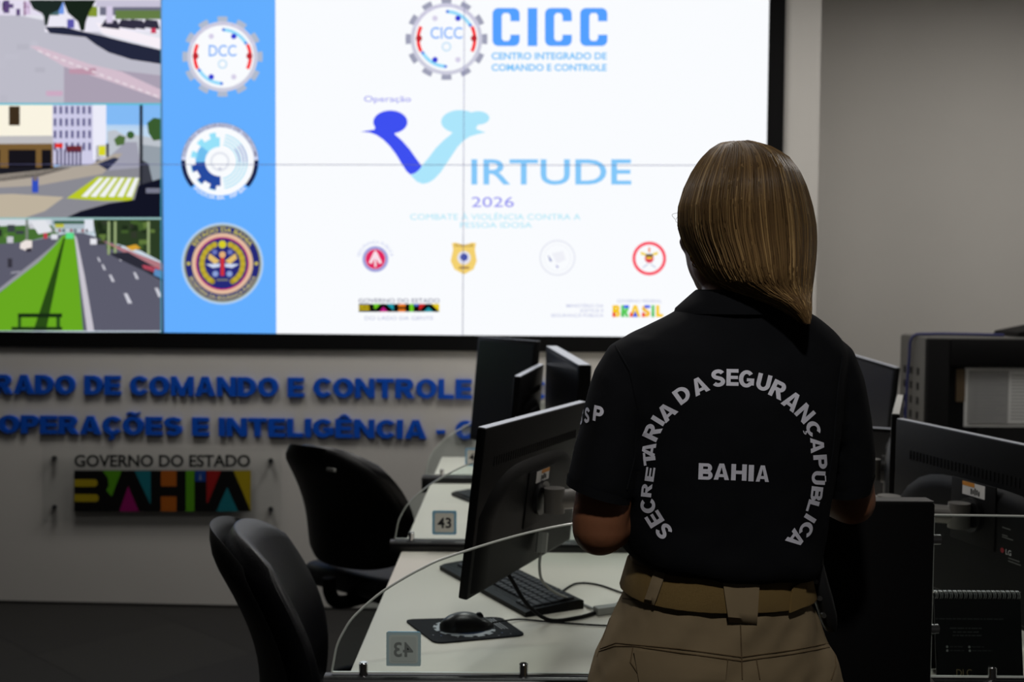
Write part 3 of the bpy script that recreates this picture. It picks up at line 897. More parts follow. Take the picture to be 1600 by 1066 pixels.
def wall_line(text, vis, x0, x1, ytop0, ybase0, slope, label):
    """vis: substring whose extent runs from pixel x0 to x1"""
    adv = []; x_ = 0.0
    for ch in text: adv.append(x_); x_ += bwidth(ch) + BGAP
    i0 = text.index(vis)
    a0, a1 = adv[i0], adv[i0 + len(vis) - 1] + bwidth(vis[-1])
    ya, yb = 0.0, 1.0
    ua, za = wall_uz(x0, ybase0); ub, _ = wall_uz(x1, ybase0 + slope * (x1 - x0)); _, zt = wall_uz(x0, ytop0)
    kx = (ub - ua) / (a1 - a0); kz = (zt - za) / (yb - ya)
    t = thing('wall_lettering', label, 'lettering', wpt(ua, za), -WA, 'blue letters on the wall')
    for ch, ax in zip(text, adv):
        if ch == ' ': continue
        u = ua + (ax - a0) * kx
        if u < -2.6: continue
        V, Fc = heavy(ch)
        bm = bmesh.new()
        vs = [bm.verts.new(wpt(u + x * kx, za + (y - ya) * kz, 0.016)) for x, y in V]
        for f in Fc:
            try: bm.faces.new([vs[i] for i in f])
            except ValueError: pass
        r = bmesh.ops.extrude_face_region(bm, geom=bm.faces[:])
        for q in r['geom']:
            if isinstance(q, bmesh.types.BMVert): q.co -= WN * 0.015
        bmesh.ops.recalc_face_normals(bm, faces=bm.faces)
        me = bpy.data.meshes.new('letter'); bm.to_mesh(me); bm.free()
        link('letter', me, LETB, t)


wall_line('CENTRO INTEGRADO DE COMANDO E CONTROLE - CICC', 'DO DE COMANDO E CONTROLE', 57, 738, 585.5, 615.5, 0.0075, 'upper line of raised blue wall letters ending in COMANDO E CONTROLE')
wall_line('CENTRO DE OPERAÇÕES E INTELIGÊNCIA - C', 'OPERAÇÕES E INTELIGÊNCIA -', 0, 696, 648, 676.5, 0.006, 'lower line of raised blue wall letters reading OPERAÇÕES E INTELIGÊNCIA')

# ---- clear sign with the state logo
t = thing('wall_sign', 'clear acrylic wall sign with a colourful BAHIA logo on four standoffs', 'sign', wpx(255, 816), -WA)
ua, za = wall_uz(68, 815, .022); ub, zb = wall_uz(440, 702, .022)
b = B(); wall_box(b, ua, ub, za, zb, 0.022, 0.027); b.build('acrylic_panel', ACRYL, t)
for x, y in ((85, 716), (85, 793), (423, 720), (423, 796)):
    b = B(); b.cyl(wpx(x, y, 0.0005), wpx(x, y, 0.032), 0.011, n=18); b.build('standoff', mat('dark_steel', (60, 62, 64), 0.35, 0.8), t, True)
PRN = attr_mat('printed_ink', 0.5)
g = Gfx(lambda x, y, l: wpx(x, y, 0.0275 + 0.0003 * l))
g.text('GOVERNO DO ESTADO', 116, 391, 711, 730, (24, 24, 24), 1, 0.03)
g.build('printed_words', t, PRN)
g = Gfx(lambda x, y, l: wpx(x, y, 0.0275 + 0.0003 * l))
bahia(g, lambda x, y: (116 + x * 276 / 1132, 735.5 + y * 64 / 260), 1, 0.70)
g.build('printed_logo', t, PRN)

# ================================================================== DESKS
D1, PITCHY = 1.88, 1.03
XL, XR = -0.31, 0.555
RAIL_Z = 0.751
DESK_Z = 0.726
PX0, PX1 = 0.500, 0.727     # partition panel
XR2 = PX1 + (XR - XL)
DEDGE = mat('desk_edge', (28, 28, 31), 0.45, 0, 0.4)


def desk(k, side, label):
    y0 = D1 + 0.022 + k * PITCHY; y1 = D1 + (k + 1) * PITCHY - 0.022
    if k == 2: y1 = 4.55
    x0, x1 = (XL + 0.018, 0.612) if side < 0 else (0.625, XR2 - 0.018)
    t = thing('desk', label, 'desk', ((x0 + x1) / 2, (y0 + y1) / 2, 0), group='desks in the operator rows')
    b = B(); b.box((x0, y0, DESK_Z - 0.027), (x1, y1, DESK_Z), 0.006); b.build('desktop', DESKM, t, True)
    for yy in (y0 + 0.02, y1 - 0.06):
        b = B()
        xa = x0 + 0.10 if side < 0 else x1 - 0.16
        b.box((xa, yy, 0.0), (xa + 0.06, yy + 0.04, DESK_Z - 0.027), 0.004)
        b.build('leg', BLACKM, t)
    b = B(); xm = x1 - 0.04 if side < 0 else x0 + 0.02
    b.box((xm, y0 + 0.01, 0.0), (xm + 0.02, y1 - 0.01, DESK_Z - 0.027)); b.build('modesty_panel', BLACKM, t)
    return t


for k, lb in enumerate(('white laminate desk with the mouse pad, nearest of the left row', 'white laminate desk behind the second glass divider, middle of the left row', 'white laminate desk by the lettered wall, farthest of the left row')):
    desk(k, -1, lb)
for k, lb in enumerate(('white laminate desk behind the right glass divider with the spiral calendar', 'white laminate desk of the right row, behind the nearest one', 'white laminate desk of the right row, farthest from the camera')):
    desk(k, 1, lb)

ARC = [(0, 0), (.0035, .02), (.009, .046), (.02, .07), (.038, .097), (.079, .135), (.119, .162), (.158, .184), (.2, .203), (.31, .2385), (.409, .2615), (.52, .274), (.66, .281), (.859, .283)]
arcs = smooth_path([Vector((a, 0, c)) for a, c in ARC], 4)


def sticker(t, cx, cz, y, s, facing, txt='43'):
    """square number sticker; facing -1 shows its face to -Y"""
    yy = y + facing * 0.0005
    M = None
    b = B(); b.prism([Vector((cx + px, yy, cz + pz)) for px, pz in rrect(-s / 2, -s / 2, s / 2, s / 2, s * .07)], (0, facing * 0.0006, 0))
    st = b.build('number_sticker', mat('sticker_blue', (150, 208, 244), 0.5), t)
    g = Gfx(lambda x, z, l: Vector((cx + x, yy + facing * (0.0009 + 0.0003 * l), cz + z)))
    back = facing > 0
    g.poly(rrect(-s * .40, -s * .40, s * .40, s * .40, s * .08), (252, 252, 246), 0)
    V, Fc = text_mesh(txt, 0.02)
    xa = min(v[0] for v in V); xb = max(v[0] for v in V); zb_ = max(v[1] for v in V)
    pts = []
    for x, z in V:
        uu = ((x - xa) / (xb - xa) - .5) * s * .56
        pts.append((-uu if back else uu, (z / zb_ - .5) * s * .42))
    g._add(pts, Fc, (40, 40, 44), 1)
    o = g.build('number', st, PRN)
    if back:   # a see-through film: the same print shows in reverse, paler, on the side turned to the photo
        b = B(); yb = y - 0.0003
        gb = Gfx(lambda x, z, l: Vector((cx + x, y - 0.0028 - 0.0003 * l, cz + z)))
        gb.poly(rrect(-s / 2, -s / 2, s / 2, s / 2, s * .03), (214, 234, 240), 0)
        gb.poly(rrect(-s * .42, -s * .42, s * .42, s * .42, s * .08), (236, 240, 236), 1)
        gb.poly(rrect(-s * .37, -s * .37, s * .37, s * .37, s * .08), (226, 230, 226), 2)
        gb._add([(p[0], p[1]) for p in pts], Fc, (150, 152, 150), 3)
        gb.build('sticker_back', st, PRN)
    return st


def clamp(t, x, z, y, r=0.0078, h=0.02):
    b = B(); b.cyl((x, y, z - 0.004), (x, y, z + h), r, n=22); b.cyl((x, y, z + h), (x, y, z + h + .0015), r * .9, r * .75, n=22)
    b.build('clamp', CHROME, t, True)


def divider(k, side, label, grp='glass desk dividers'):
    y = D1 + k * PITCHY
    sx = 1 if side < 0 else -1
    xa = XL if side < 0 else XR2
    LG_ = .808 if side < 0 else .859
    t = thing('desk_divider', label, 'desk divider', (xa + sx * .43, y, 0), group=grp)
    # black end panel with its rounded rail on top
    b = B()
    prof = rrect(-0.021, RAIL_Z - 0.062, 0.021, RAIL_Z, 0.014, 4)
    xs = xa - sx * 0.012; xe = xa + sx * (LG_ - .002)
    b.prism([Vector((xs, y + p, z)) for p, z in prof], (xe - xs, 0, 0))
    b.build('rail', mat('rail_black', (20, 20, 22), 0.35, 0, 0.5), t, True)
    b = B(); b.box((min(xa + sx * .02, xe), y - 0.012, 0.0), (max(xa + sx * .02, xe), y + 0.012, RAIL_Z - 0.055)); b.build('end_panel', BLACKM, t)
    outline = [Vector((xa + sx * p.x, y - 0.0025, RAIL_Z + 0.004 + p.z)) for p in arcs if p.x < LG_ - .02] + [Vector((xa + sx * LG_, y - .0025, RAIL_Z + .004 + .283)), Vector((xa + sx * LG_, y - .0025, RAIL_Z + .004))]
    b = B(); b.prism(outline, (0, 0.005, 0)); gp = b.build('glass_pane', GLASS, t)
    b = B(); b.tube([Vector((p.x, y, p.z)) for p in outline[:-1]], 0.0022, 6); b.build('polished_edge', GEDGE, gp, True)
    b = B(); b.box((min(xa, xa + sx * LG_), y - .0026, RAIL_Z + .002), (max(xa, xa + sx * LG_), y + .0026, RAIL_Z + .0045)); b.build('polished_edge', GEDGE, gp)
    return t, y


t, y = divider(0, -1, 'curved glass desk divider nearest the camera, its 43 sticker seen in reverse')
for px in (568, 818): clamp(t, P(px, 1047, y - .0).x, RAIL_Z, y)
p = P(630.5, 1014.5, y); sticker(t, p.x, p.z, y + 0.0025, 0.06, 1)
t, y = divider(1, -1, 'curved glass desk divider in the middle, bearing a blue edged 43 sticker')
for px in (643,): clamp(t, P(px, 838, y).x, RAIL_Z, y)
p = P(694.5, 816.5, y); sticker(t, p.x, p.z, y - 0.0025, 0.065, -1)
t, y = divider(2, -1, 'curved glass desk divider farthest back, close to the lettered wall')
clamp(t, XL + 0.06, RAIL_Z, y)
p = P(741, 714, y); sticker(t, p.x, p.z, y - 0.0025, 0.065, -1)
t, y = divider(0, 1, 'clear glass desk divider right of the black partition panel')
xg = PX1 + 0.001
b = B(); b.tube([(xg + .004, D1, RAIL_Z), (xg + .004, D1, RAIL_Z + .283)], 0.002, 6); b.build('polished_edge', GEDGE, t, True)
for py in (843, 983):
    p = P(1468, py, D1)
    b = B(); b.cyl((PX1 + .0005, D1, p.z), (PX1 + 0.017, D1, p.z), 0.0088, n=20); b.cyl((PX1 + .017, D1, p.z), (PX1 + .019, D1, p.z), .0088, .006, n=20); b.build('clamp', CHROME, t, True)
clamp(t, P(1550, 1047, D1).x, RAIL_Z, D1)

t = thing('partition_panel', 'tall black partition panel between the two glass dividers, beside the woman', 'partition', ((PX0 + PX1) / 2, D1, 0))
ptop = P(1400, 786, D1 - .02).z
b = B(); b.box((PX0, D1 - .02, 0), (PX1, D1 + .02, ptop), 0.004); b.build('panel', BLACKM, t, True)
b = B(); b.box((PX0 + .002, D1 - .018, ptop), (PX1 - .002, D1 + .018, ptop + .003), .001); b.build('lit_top', mat('lit_top_grey', (70, 70, 70), .4), t)  # light falling on the panel's top, put into a paler strip


# ================================================================== MONITORS
def monitor(label, TL, TR, drop, height, thick=0.035, back=True, grp='monitors on the desks', rim=0.012, sticker_col=True, top_m=None, brand=False, deep=True, vfrac=.5, stand=False, vz=0.0):
    """TL, TR: upper corners, left to right as seen from the screen side reversed: local x runs TL->TR,
    the screen faces local -y; drop: unit vector down the screen"""
    TL = Vector(TL); TR = Vector(TR); X = (TR - TL); W = X.length; X.normalize()
    Zd = -Vector(drop).normalized(); Zd = (Zd - X * Zd.dot(X)).normalized(); Yd = Zd.cross(X)   # local axes
    O = TL - Zd * height
    M = Matrix(((X.x, Yd.x, Zd.x, O.x), (X.y, Yd.y, Zd.y, O.y), (X.z, Yd.z, Zd.z, O.z), (0, 0, 0, 1)))
    t = thing('monitor', label, 'monitor', O, 0, grp)
    b = B(); b.box((0, 0, 0), (W, thick * .55, height), 0.004); b.build('housing', BLACKP, t, True, M)
    b = B(); b.box((rim, -0.0012, rim * 1.6), (W - rim, 0.002, height - rim)); b.build('screen', SCREENM, t, False, M)
    b = B(); b.box((0.003, 0.001, height - 0.0008), (W - .003, thick * .5, height + 0.0012), .0008); b.build('top_edge', top_m or mat('edge_silver', (186, 190, 200), 0.35, 0.2), t, False, M)
    if deep:
        # swollen lower back
        b = B(); rings = []
        n = 14
        for d, s, zt in ((thick * .5, 1.0, .74), (thick * .72, .96, .715), (thick * .86, .90, .685), (thick * .92, .84, .66)):
            ring = []
            x0, x1 = W * (1 - s) / 2 + .01, W - W * (1 - s) / 2 - .01
            for q in range(n + 1):
                a = q / n; ring.append(Vector((x0 + (x1 - x0) * a, d, height * zt - height * .26 * s * (2 * a - 1) ** 4)))
            zb = height * (.03 + .1 * (1 - s))
            ring += [Vector((x1, d, zb)), Vector((x0, d, zb))]
            rings.append(ring)
        b.loft(rings); b.build('back_shell', BLACKP, t, True, M, 30)
        d = thick * .92
        vx = W * vfrac
        b = B(); b.box((vx - .07, d - .001, height * (.30 + vz)), (vx + .07, d + .003, height * (.66 + vz)), .006); b.build('recess_plate', BLACKM, t, True, M)
        b = B(); b.cyl((vx, d + .002, height * (.47 + vz)), (vx, d + .012, height * (.47 + vz)), .036, n=28); vs = b.build('mount_disc', mat('mount_black', (30, 30, 31), .35, .3), t, True, M)
        b = B()
        for q in range(40):
            x = W * .1 + q * W * .8 / 39
            b.box((x - .0014, thick * .55, height * .765), (x + .0014, thick * .55 + .0012, height * .82))
        b.build('vent_slots', BLACKM, t, False, M)
        if sticker_col:
            b = B(); b.box((vx - .038, d + .003, height * (.575 + vz)), (vx + .032, d + .0036, height * (.65 + vz))); lb = b.build('label_sticker', WHITEP, t, False, M); lb['label'] = 'white label with an orange bar'
            b = B(); b.box((vx - .038 if not brand else vx - .006, d + .0034, height * (.627 + vz)), (vx + .032 if brand else vx + .006, d + .0040, height * (.65 + vz))); b.build('orange_bar', mat('label_orange', (214, 140, 40), .6), lb, False, M)
            b = B()
            for q in range(5): b.box((vx - .022 + q * .006 * (1 if not brand else 1), d + .0034, height * (.585 + vz + .004 * (q % 2))), (vx - .0185 + q * .006, d + .004, height * (.612 + vz + .006 * ((q * 7) % 3)))) 
            b.build('label_print', BLACKM, lb, False, M)
    if stand:
        c = M @ Vector((W / 2, thick + .012, height * .4)); f = M @ Vector((W / 2, thick * .5, height * .4))
        b = B(); b.cyl((c.x, c.y, DESK_Z + .012), (c.x, c.y, c.z + .02), .018, n=16); b.cyl((c.x, c.y, c.z), f, .02, n=14); b.build('stand_column', BLACKM, t, True)
        b = B(); b.cyl((c.x, c.y, DESK_Z + .0005), (c.x, c.y, DESK_Z + .012), .075, .07, n=28); b.build('stand_foot', BLACKM, t, True)
    return t, M, W


DOWN = Vector((0, 0, -1))
# nearest monitor of the left row, leaning back, seen from behind
tl = P(745, 668, 2.02); bl = P(708, 945, 2.02); tr = P(905, 624, 2.53)
tr.z = tl.z + 0.0
# screen faces left: local x from far to near keeps the outward back (+y) on the right side
m1, M1, W1 = monitor('black monitor seen from behind at the nearest left desk, cables plugged in', tr, tl, (bl - tl) - (tr - tl).normalized() * (bl - tl).dot((tr - tl).normalized()), 0.328)

# far monitors of the left row
a = P(747, 526, 3.84); c = P(838, 533, 3.56)
monitor('tall dark monitor leaning before the lettering, leftmost of the far monitors', a, c, P(728, 684, 3.84) - a, 0.362, deep=False, stand=True)
a = P(803, 588, 3.05); c = P(841, 562, 3.52); c.z = a.z + .004
monitor('black monitor seen edge on between the two far monitors', c, a, P(797, 655, 3.05) - a, 0.33, sticker_col=False, stand=True)
a = P(853, 541, 3.5); c = P(904, 571, 3.06)
monitor('thick monitor with a pale top edge left of the woman, highest of its row', a, c, P(903, 700, 3.06) - c, 0.30, thick=0.07, deep=False, stand=True, top_m=mat('edge_pale', (178, 182, 190), .35, .2))
# right row
a = P(1411, 654, 2.55); c = P(1600, 691, 2.16); c = a + (c - a).normalized() * .60; c.z = a.z - .006
mR, MR, WR = monitor('wide black monitor seen from behind at the right edge, with a white label', c, a, DOWN, 0.365, brand=True, vz=.085)
a = P(1406, 648, 2.62); c = P(1412, 617, 3.12); c.z = a.z
monitor('black monitor turned edge on behind the wide right monitor', a, c, DOWN + Vector((-0.02, 0, 0)), 0.33, sticker_col=False, top_m=mat('edge_light', (190, 190, 186), .4))
a = P(1285, 541, 4.1); c = P(1400, 575, 3.7)
monitor('dark bluish monitor right of the woman, screen turned to the camera', a, c, DOWN, 0.36, deep=False, stand=True)
a = P(1290, 664, 3.48); c = P(1398, 671, 3.38)
monitor('low black monitor in front of the bluish one, right of the woman', a, c, DOWN, 0.27, deep=False, stand=True)
a = P(1225, 522, 4.45); c = P(1314, 529, 4.35)
monitor('dark monitor whose upper corner shows over the shoulder of the woman', a, c, DOWN, 0.36, deep=False, stand=True)


# ---- monitor arms, clamped to the desks
def arm(label, head, post_xy, elbow, zpost=None, r=0.019):
    t = thing('monitor_mount', label, 'monitor mount', (post_xy[0], post_xy[1], DESK_Z), 0, 'monitor mounts')
    head = Vector(head); el = Vector(elbow); pz = el.z
    b = B(); b.cyl((post_xy[0], post_xy[1], DESK_Z + .0005), (post_xy[0], post_xy[1], DESK_Z + .02), .045, n=24); b.build('clamp_base', BLACKM, t, True)
    b = B(); b.cyl((post_xy[0], post_xy[1], DESK_Z + .02), (post_xy[0], post_xy[1], pz + .03), .017, n=18); b.build('post', GREYM, t, True)
    b = B(); b.tube([(post_xy[0], post_xy[1], pz), (el + Vector((post_xy[0], post_xy[1], pz))) / 2, el], r, 12); b.build('lower_arm', GREYM, t, True)
    b = B(); b.tube([el, (el + head) / 2, head], r, 12); b.cyl(el - Vector((0, 0, .03)), el + Vector((0, 0, .03)), .024, n=18); b.build('upper_arm', GREYM, t, True)
    d = (head - el).normalized()
    b = B(); b.cyl(head - Vector((0, 0, .026)), head + Vector((0, 0, .026)), .022, n=20); b.build('joint', GREYM, t, True)
    return t


h = M1 @ Vector((W1 * .5, .035 * .92 + .036, .328 * .47))
arm('grey monitor arm holding the nearest left monitor, beside the elbow of the woman', h, (.50, 2.55), (.32, 2.36, h.z + .005), r=.021)
h = MR @ Vector((WR * .5, .035 * .92 + .034, .365 * .555))
arm('silver grey monitor arm behind the clear right glass', h, (.74, 2.70), (.80, 2.30, h.z))
arm('monitor arm with a pale joint behind the right sleeve of the woman', P(1362, 733, 2.75), (.62, 3.05), (.80, 2.9, P(1362, 733, 2.75).z))

# ================================================================== THINGS ON THE NEAR DESK
# keyboard
cC = PZ(912, 943, DESK_Z + .012); cD = PZ(817, 897, DESK_Z + .012)
kd = (cD - cC); kd.z = 0; kd.normalize(); kin = Vector((kd.y, -kd.x, 0)) * -1
if kin.x > 0: kin = -kin


def keyboard(origin, ax, inn, L, Wd, label, keys=True):
    t = thing('keyboard', label, 'keyboard', origin, math.atan2(ax.y, ax.x), 'keyboards')
    M = Matrix(((ax.x, inn.x, 0, origin.x), (ax.y, inn.y, 0, origin.y), (0, 0, 1, DESK_Z + .0005), (0, 0, 0, 1)))
    b = B()
    prof = [(0, 0), (Wd, 0), (Wd, .010), (Wd * .9, .014), (0.012, .021), (0, .018)]
    b.prism([Vector((0, p, z)) for p, z in prof], (L, 0, 0)); b.build('body', BLACKP, t, False, M)
    km = None
    KM = mat('key_black', (34, 35, 42), .5, 0, .4)
    if not keys:
        b = B()
        for r in range(6):
            for c in range(20): b.box((.012 + c * (L - .024) / 20, .014 + r * .02, .014), (.012 + (c + .85) * (L - .024) / 20, .031 + r * .02, .022 - r * .001), 0)
        b.build('keys', KM, t, False, M); return t
    n = 0
    for r in range(6):
        c = 0.0
        row = []
        while c < 21:
            wk = 1.0
            if r == 5 and 4 <= c < 10: wk = 6.0
            elif r in (2, 3, 4) and c == 0: wk = 1.5 + .25 * (r - 2)
            elif r in (3, 4) and 12 <= c < 13: wk = 2.0
            if int(c) == 15 or (int(c) == 18 and r > 0 and False): c += .4
            if c + wk > 21.3: break
            row.append((c, wk)); c += wk
        for c, wk in row:
            s = (L - .024) / 21.4
            x0 = .012 + c * s; y0 = .016 + r * .0198
            zt = .021 - r * .0013 + .004
            b = B(); q = b.box((x0 + .0008, y0, zt - .006), (x0 + wk * s - .0012, y0 + .0175, zt), .0016, seg=1)
            if n < 100: b.build('key', KM, t, False, M)
            else: b.bm.free()
            n += 1
    return t


# rows run from the desk middle (function row) to the operator on the left
kb = keyboard(Vector((cC.x, cC.y, DESK_Z)), kd, kin, .445, .145, 'black keyboard behind the nearest left monitor')
b = B(); b.tube([cC + Vector((-.05, .10, .004)), PZ(875, 926, DESK_Z + .004), PZ(900, 912, DESK_Z + .003), PZ(935, 914, DESK_Z + .003), PZ(985, 930, DESK_Z + .003), PZ(1040, 935, DESK_Z + .003)], .0022, 8)
b.build('cable', BLACKM, kb, True)
keyboard(Vector((cC.x - .03, cC.y + .985, DESK_Z)), kd, kin, .445, .14, 'dark keyboard on the middle left desk behind the 43 sticker', False)

# mouse pad
z0 = DESK_Z + .0006
quad = [PZ(631, 970, z0), PZ(782, 966, z0), PZ(822, 994, z0), PZ(680, 1007, z0)]


def quad_round(q, r=.12, n=5):
    out = []
    for i in range(4):
        a, c, e = q[i - 1], q[i], q[(i + 1) % 4]
        p0 = c + (a - c) * r; p1 = c + (e - c) * r
        for k in range(n + 1):
            s = k / n; out.append(p0 * (1 - s) ** 2 + c * 2 * s * (1 - s) + p1 * s * s)
    return out


cq = sum(quad, Vector()) / 4
mpd = thing('mouse_pad', 'dark mouse pad with a gear print under the black mouse', 'mouse pad', cq)
b = B(); b.prism(quad_round(quad), (0, 0, .003)); b.build('pad', mat('pad_cloth', (18, 20, 26), .8, 0, .2), mpd)
e1 = ((quad[1] + quad[2]) - (quad[0] + quad[3])) / 2; e2 = ((quad[3] + quad[2]) - (quad[0] + quad[1])) / 2
gp = Gfx(lambda u, v_, l: cq + e1 * u + e2 * v_ + Vector((0, 0, .0034 + .0002 * l)))
for k in range(14):
    a = 2 * PI * k / 14; h = .14
    gp.poly([(-.03 + .27 * math.cos(a - h), .02 + .34 * math.sin(a - h)), (-.03 + .31 * math.cos(a - h), .02 + .40 * math.sin(a - h)), (-.03 + .31 * math.cos(a + h), .02 + .40 * math.sin(a + h)), (-.03 + .27 * math.cos(a + h), .02 + .34 * math.sin(a + h))], (170, 176, 182), 0)
gp.poly([(-.03 + .28 * math.cos(2 * PI * k / 40), .02 + .35 * math.sin(2 * PI * k / 40)) for k in range(40)], (176, 182, 190), 1)
gp.poly([(-.03 + .22 * math.cos(2 * PI * k / 40), .02 + .28 * math.sin(2 * PI * k / 40)) for k in range(40)], (60, 76, 110), 2)
gp.poly([(-.21, -.03), (-.17, -.08), (-.13, 0), (-.18, .06)], (70, 130, 220), 3)
for k in range(12):
    x = -.42 + .07 * k; y = .36 + .06 * math.sin(k * 2.3) - (.12 if k < 3 else 0)
    gp.poly([(x + .009 * math.cos(a), y + .011 * math.sin(a)) for a in [2 * PI * q / 8 for q in range(8)]], [(150, 152, 160), (70, 100, 150), (110, 112, 118)][k % 3], 0)
for k in range(3): gp.poly([(.33 + .03 * k, -.36), (.343 + .03 * k, -.36), (.343 + .03 * k, .14), (.33 + .03 * k, .14)], (150, 152, 156), 0)
gp.build('print', mpd, PRN)

# mouse
zc = DESK_Z + .004
ma = PZ(688, 985, zc); mb_ = PZ(770, 980, zc)
mc = (ma + mb_) / 2; mx = (mb_ - ma); mx.z = 0; ml = mx.length; mx.normalize(); my = Vector((-mx.y, mx.x, 0))
ms = thing('computer_mouse', 'black wired computer mouse on the dark pad', 'mouse', Vector((mc.x, mc.y, zc)))
b = B(); rings = []
LM = .112
for i in range(15):
    s = i / 14; x = -LM / 2 + LM * s
    wv = .031 * max(.02, (1 - abs(2 * s - 1) ** 3.0)) ** .5 * (1.0 - .12 * s)
    hz = .039 * max(.03, math.sin(PI * min(1, max(0, (s * .93 + .05)))) ** .62) * (1 - .28 * s)
    ring = []
    for k in range(20):
        a = 2 * PI * k / 20; zz = math.sin(a)
        ring.append(mc + mx * x + my * (wv * math.cos(a)) + Vector((0, 0, (hz * zz if zz > 0 else 0.0 * zz) + .0008 - (0.0 if zz > 0 else .0004))))
    rings.append(ring)
b.loft(rings); b.build('body', mat('mouse_black', (16, 16, 18), .32, 0, .5), ms, True, None, 60)
b = B(); pw = mc + mx * .026 + Vector((0, 0, .0235)); b.cyl(pw - my * .0035, pw + my * .0035, .0085, n=16); b.build('wheel', BLACKM, ms, True)
b = B(); b.tube([mc + mx * .054 + Vector((0, 0, .009)), PZ(790, 970, zc + .004), PZ(815, 968, DESK_Z + .003), PZ(860, 972, DESK_Z + .003), PZ(900, 975, DESK_Z + .003), PZ(960, 978, DESK_Z + .003), PZ(1030, 975, DESK_Z + .003)], .0019, 8); b.build('cable', BLACKM, ms, True)

# monitor cables
pp = M1 @ Vector((W1 * .62, .042, .06))
t = thing('power_cable', 'thick black cable hanging from the nearest monitor onto the desk', 'cable', PZ(860, 968, DESK_Z))
b = B(); b.tube([P(797, 868, 2.24), P(792, 890, 2.23), P(803, 912, 2.24), P(825, 946, 2.25), PZ(858, 969, DESK_Z + .006), PZ(900, 966, DESK_Z + .005), PZ(935, 956, DESK_Z + .005), PZ(990, 935, DESK_Z + .005)], .0042, 10); b.build('cord', BLACKM, t, True)
b = B(); b.cyl(P(798, 856, 2.25), P(797, 876, 2.24), .008, .006, 14); b.build('plug', BLACKM, t, True)
t = thing('video_cable', 'grey video cable with a pale plug hanging from the nearest monitor', 'cable', PZ(930, 952, DESK_Z))
VG = mat('cable_grey', (150, 150, 146), .5)
b = B(); b.tube([P(845, 862, 2.27), P(843, 885, 2.26), P(847, 907, 2.27), P(866, 925, 2.30), PZ(900, 940, DESK_Z + .006), PZ(930, 953, DESK_Z + .006)], .0030, 8); b.build('cord', VG, t, True)
pa, pb = P(848, 832, 2.28), P(845, 864, 2.27)
b = B(); b.tube([pa, (pa + pb) / 2, pb], .0125, 8); b.build('plug', VG, t, True)
pa, pb = PZ(930, 955, DESK_Z + .009), PZ(968, 950, DESK_Z + .009)
dd = (pb - pa).normalized(); M = Matrix.Translation(pa) @ Matrix.Rotation(math.atan2(dd.y, dd.x), 4, 'Z')
b = B(); b.box((0, -.012, -.0085), (.06, .012, .0085), .003); b.build('adapter', VG, t, True, M)

# ---- desk calendar behind the right glass
ca = P(1459, 925, D1 + .06); cb = P(1594, 924, D1 + .06); cz0 = DESK_Z + .001
cal = thing('desk_calendar', 'black spiral bound desk calendar standing behind the right glass', 'calendar', ((ca.x + cb.x) / 2, D1 + .07, DESK_Z))
hz = ca.z - .004
def calf(u, v_, l): return Vector((ca.x + (cb.x - ca.x) * u, D1 + .036 + .024 * (1 - v_) - .0004 * l, hz - (hz - cz0) * v_))
b = B()
f0 = [calf(0, 0, 0), calf(1, 0, 0), calf(1, 1, 0), calf(0, 1, 0)]
b.prism(f0, (0, .002, 0)); b.build('front_board', mat('calendar_black', (9, 9, 10), .5, 0, .3), cal)
b = B(); b.prism([p + Vector((0, .006 + (0 if i < 2 else .075), 0)) for i, p in enumerate(f0)], (0, .002, 0)); b.build('back_board', BLACKM, cal)
b = B()
for k in range(18):
    x = ca.x + .004 + (cb.x - ca.x - .008) * k / 17; c = Vector((x, D1 + .064, hz))
    for dx in (-.0016, .0016):
        b.tube([c + Vector((dx, .008 * math.cos(a) - .001, .0075 * math.sin(a) - .002)) for a in [PI * 2 * q / 10 for q in range(-2, 8)]], .0006, 5)
b.tube([Vector((ca.x, D1 + .058, hz + .005)), Vector((cb.x, D1 + .058, hz + .005))], .0005, 5)
b.build('spiral_binding', mat('wire_silver', (200, 200, 200), .3, .8), cal, True)
g = Gfx(calf)
tx = (92, 92, 90)


def caltext(s, x0, x1, y0, y1, c=tx):
    f = lambda x: (x - 1459) / 135
    k = lambda y: (y - 927) / (1046 - 927)
    V, Fc = text_mesh(s, 0.0); xa = min(q[0] for q in V); xb = max(q[0] for q in V); ya, yb = _caph(0)
    g._add([(f(x0 + (q[0] - xa) / (xb - xa) * (x1 - x0)), k(y1 - (q[1] - ya) / (yb - ya) * (y1 - y0))) for q in V], Fc, c, 1)


def calbars(x0, x1, y0, h, c, seed):
    # lines of print too small to read: word-long dashes
    q = random.Random(seed); x = x0
    while x < x1 - 1:
        e = min(x1, x + q.uniform(3, 11)); k = lambda y: (y - 927) / 119; f = lambda v_: (v_ - 1459) / 135
        g.rect(f(x), k(y0), f(e), k(y0 + h), c, 1); x = e + 1.4


calbars(1460, 1566, 958.5, 2.2, (44, 44, 44), 1)
for n_, (x0, x1, y) in enumerate(((1482, 1532, 971), (1487, 1529, 976), (1486, 1531, 980.5))): calbars(x0, x1, y, 2.0, (50, 50, 50), 2 + n_)
for n_, (x0, x1, y) in enumerate(((1481, 1501, 995.5), (1481, 1503, 1000.5), (1515, 1535, 995.5), (1515, 1548, 1000.5))): calbars(x0, x1, y, 1.8, (42, 42, 42), 7 + n_)
for x, y in ((1477, 996.5), (1477, 1001.5), (1511.5, 996.5), (1512, 1001.5)):
    f = lambda a: ((x + 1.8 * math.cos(a) - 1459) / 135, (y + 1.8 * math.sin(a) - 927) / 119)
    g.poly([f(2 * PI * k / 12) for k in range(12)], (120, 120, 118), 1)
caltext('DLC', 1490, 1514, 1026.0, 1035.0, (120, 104, 76))
g.build('print', cal, PRN)

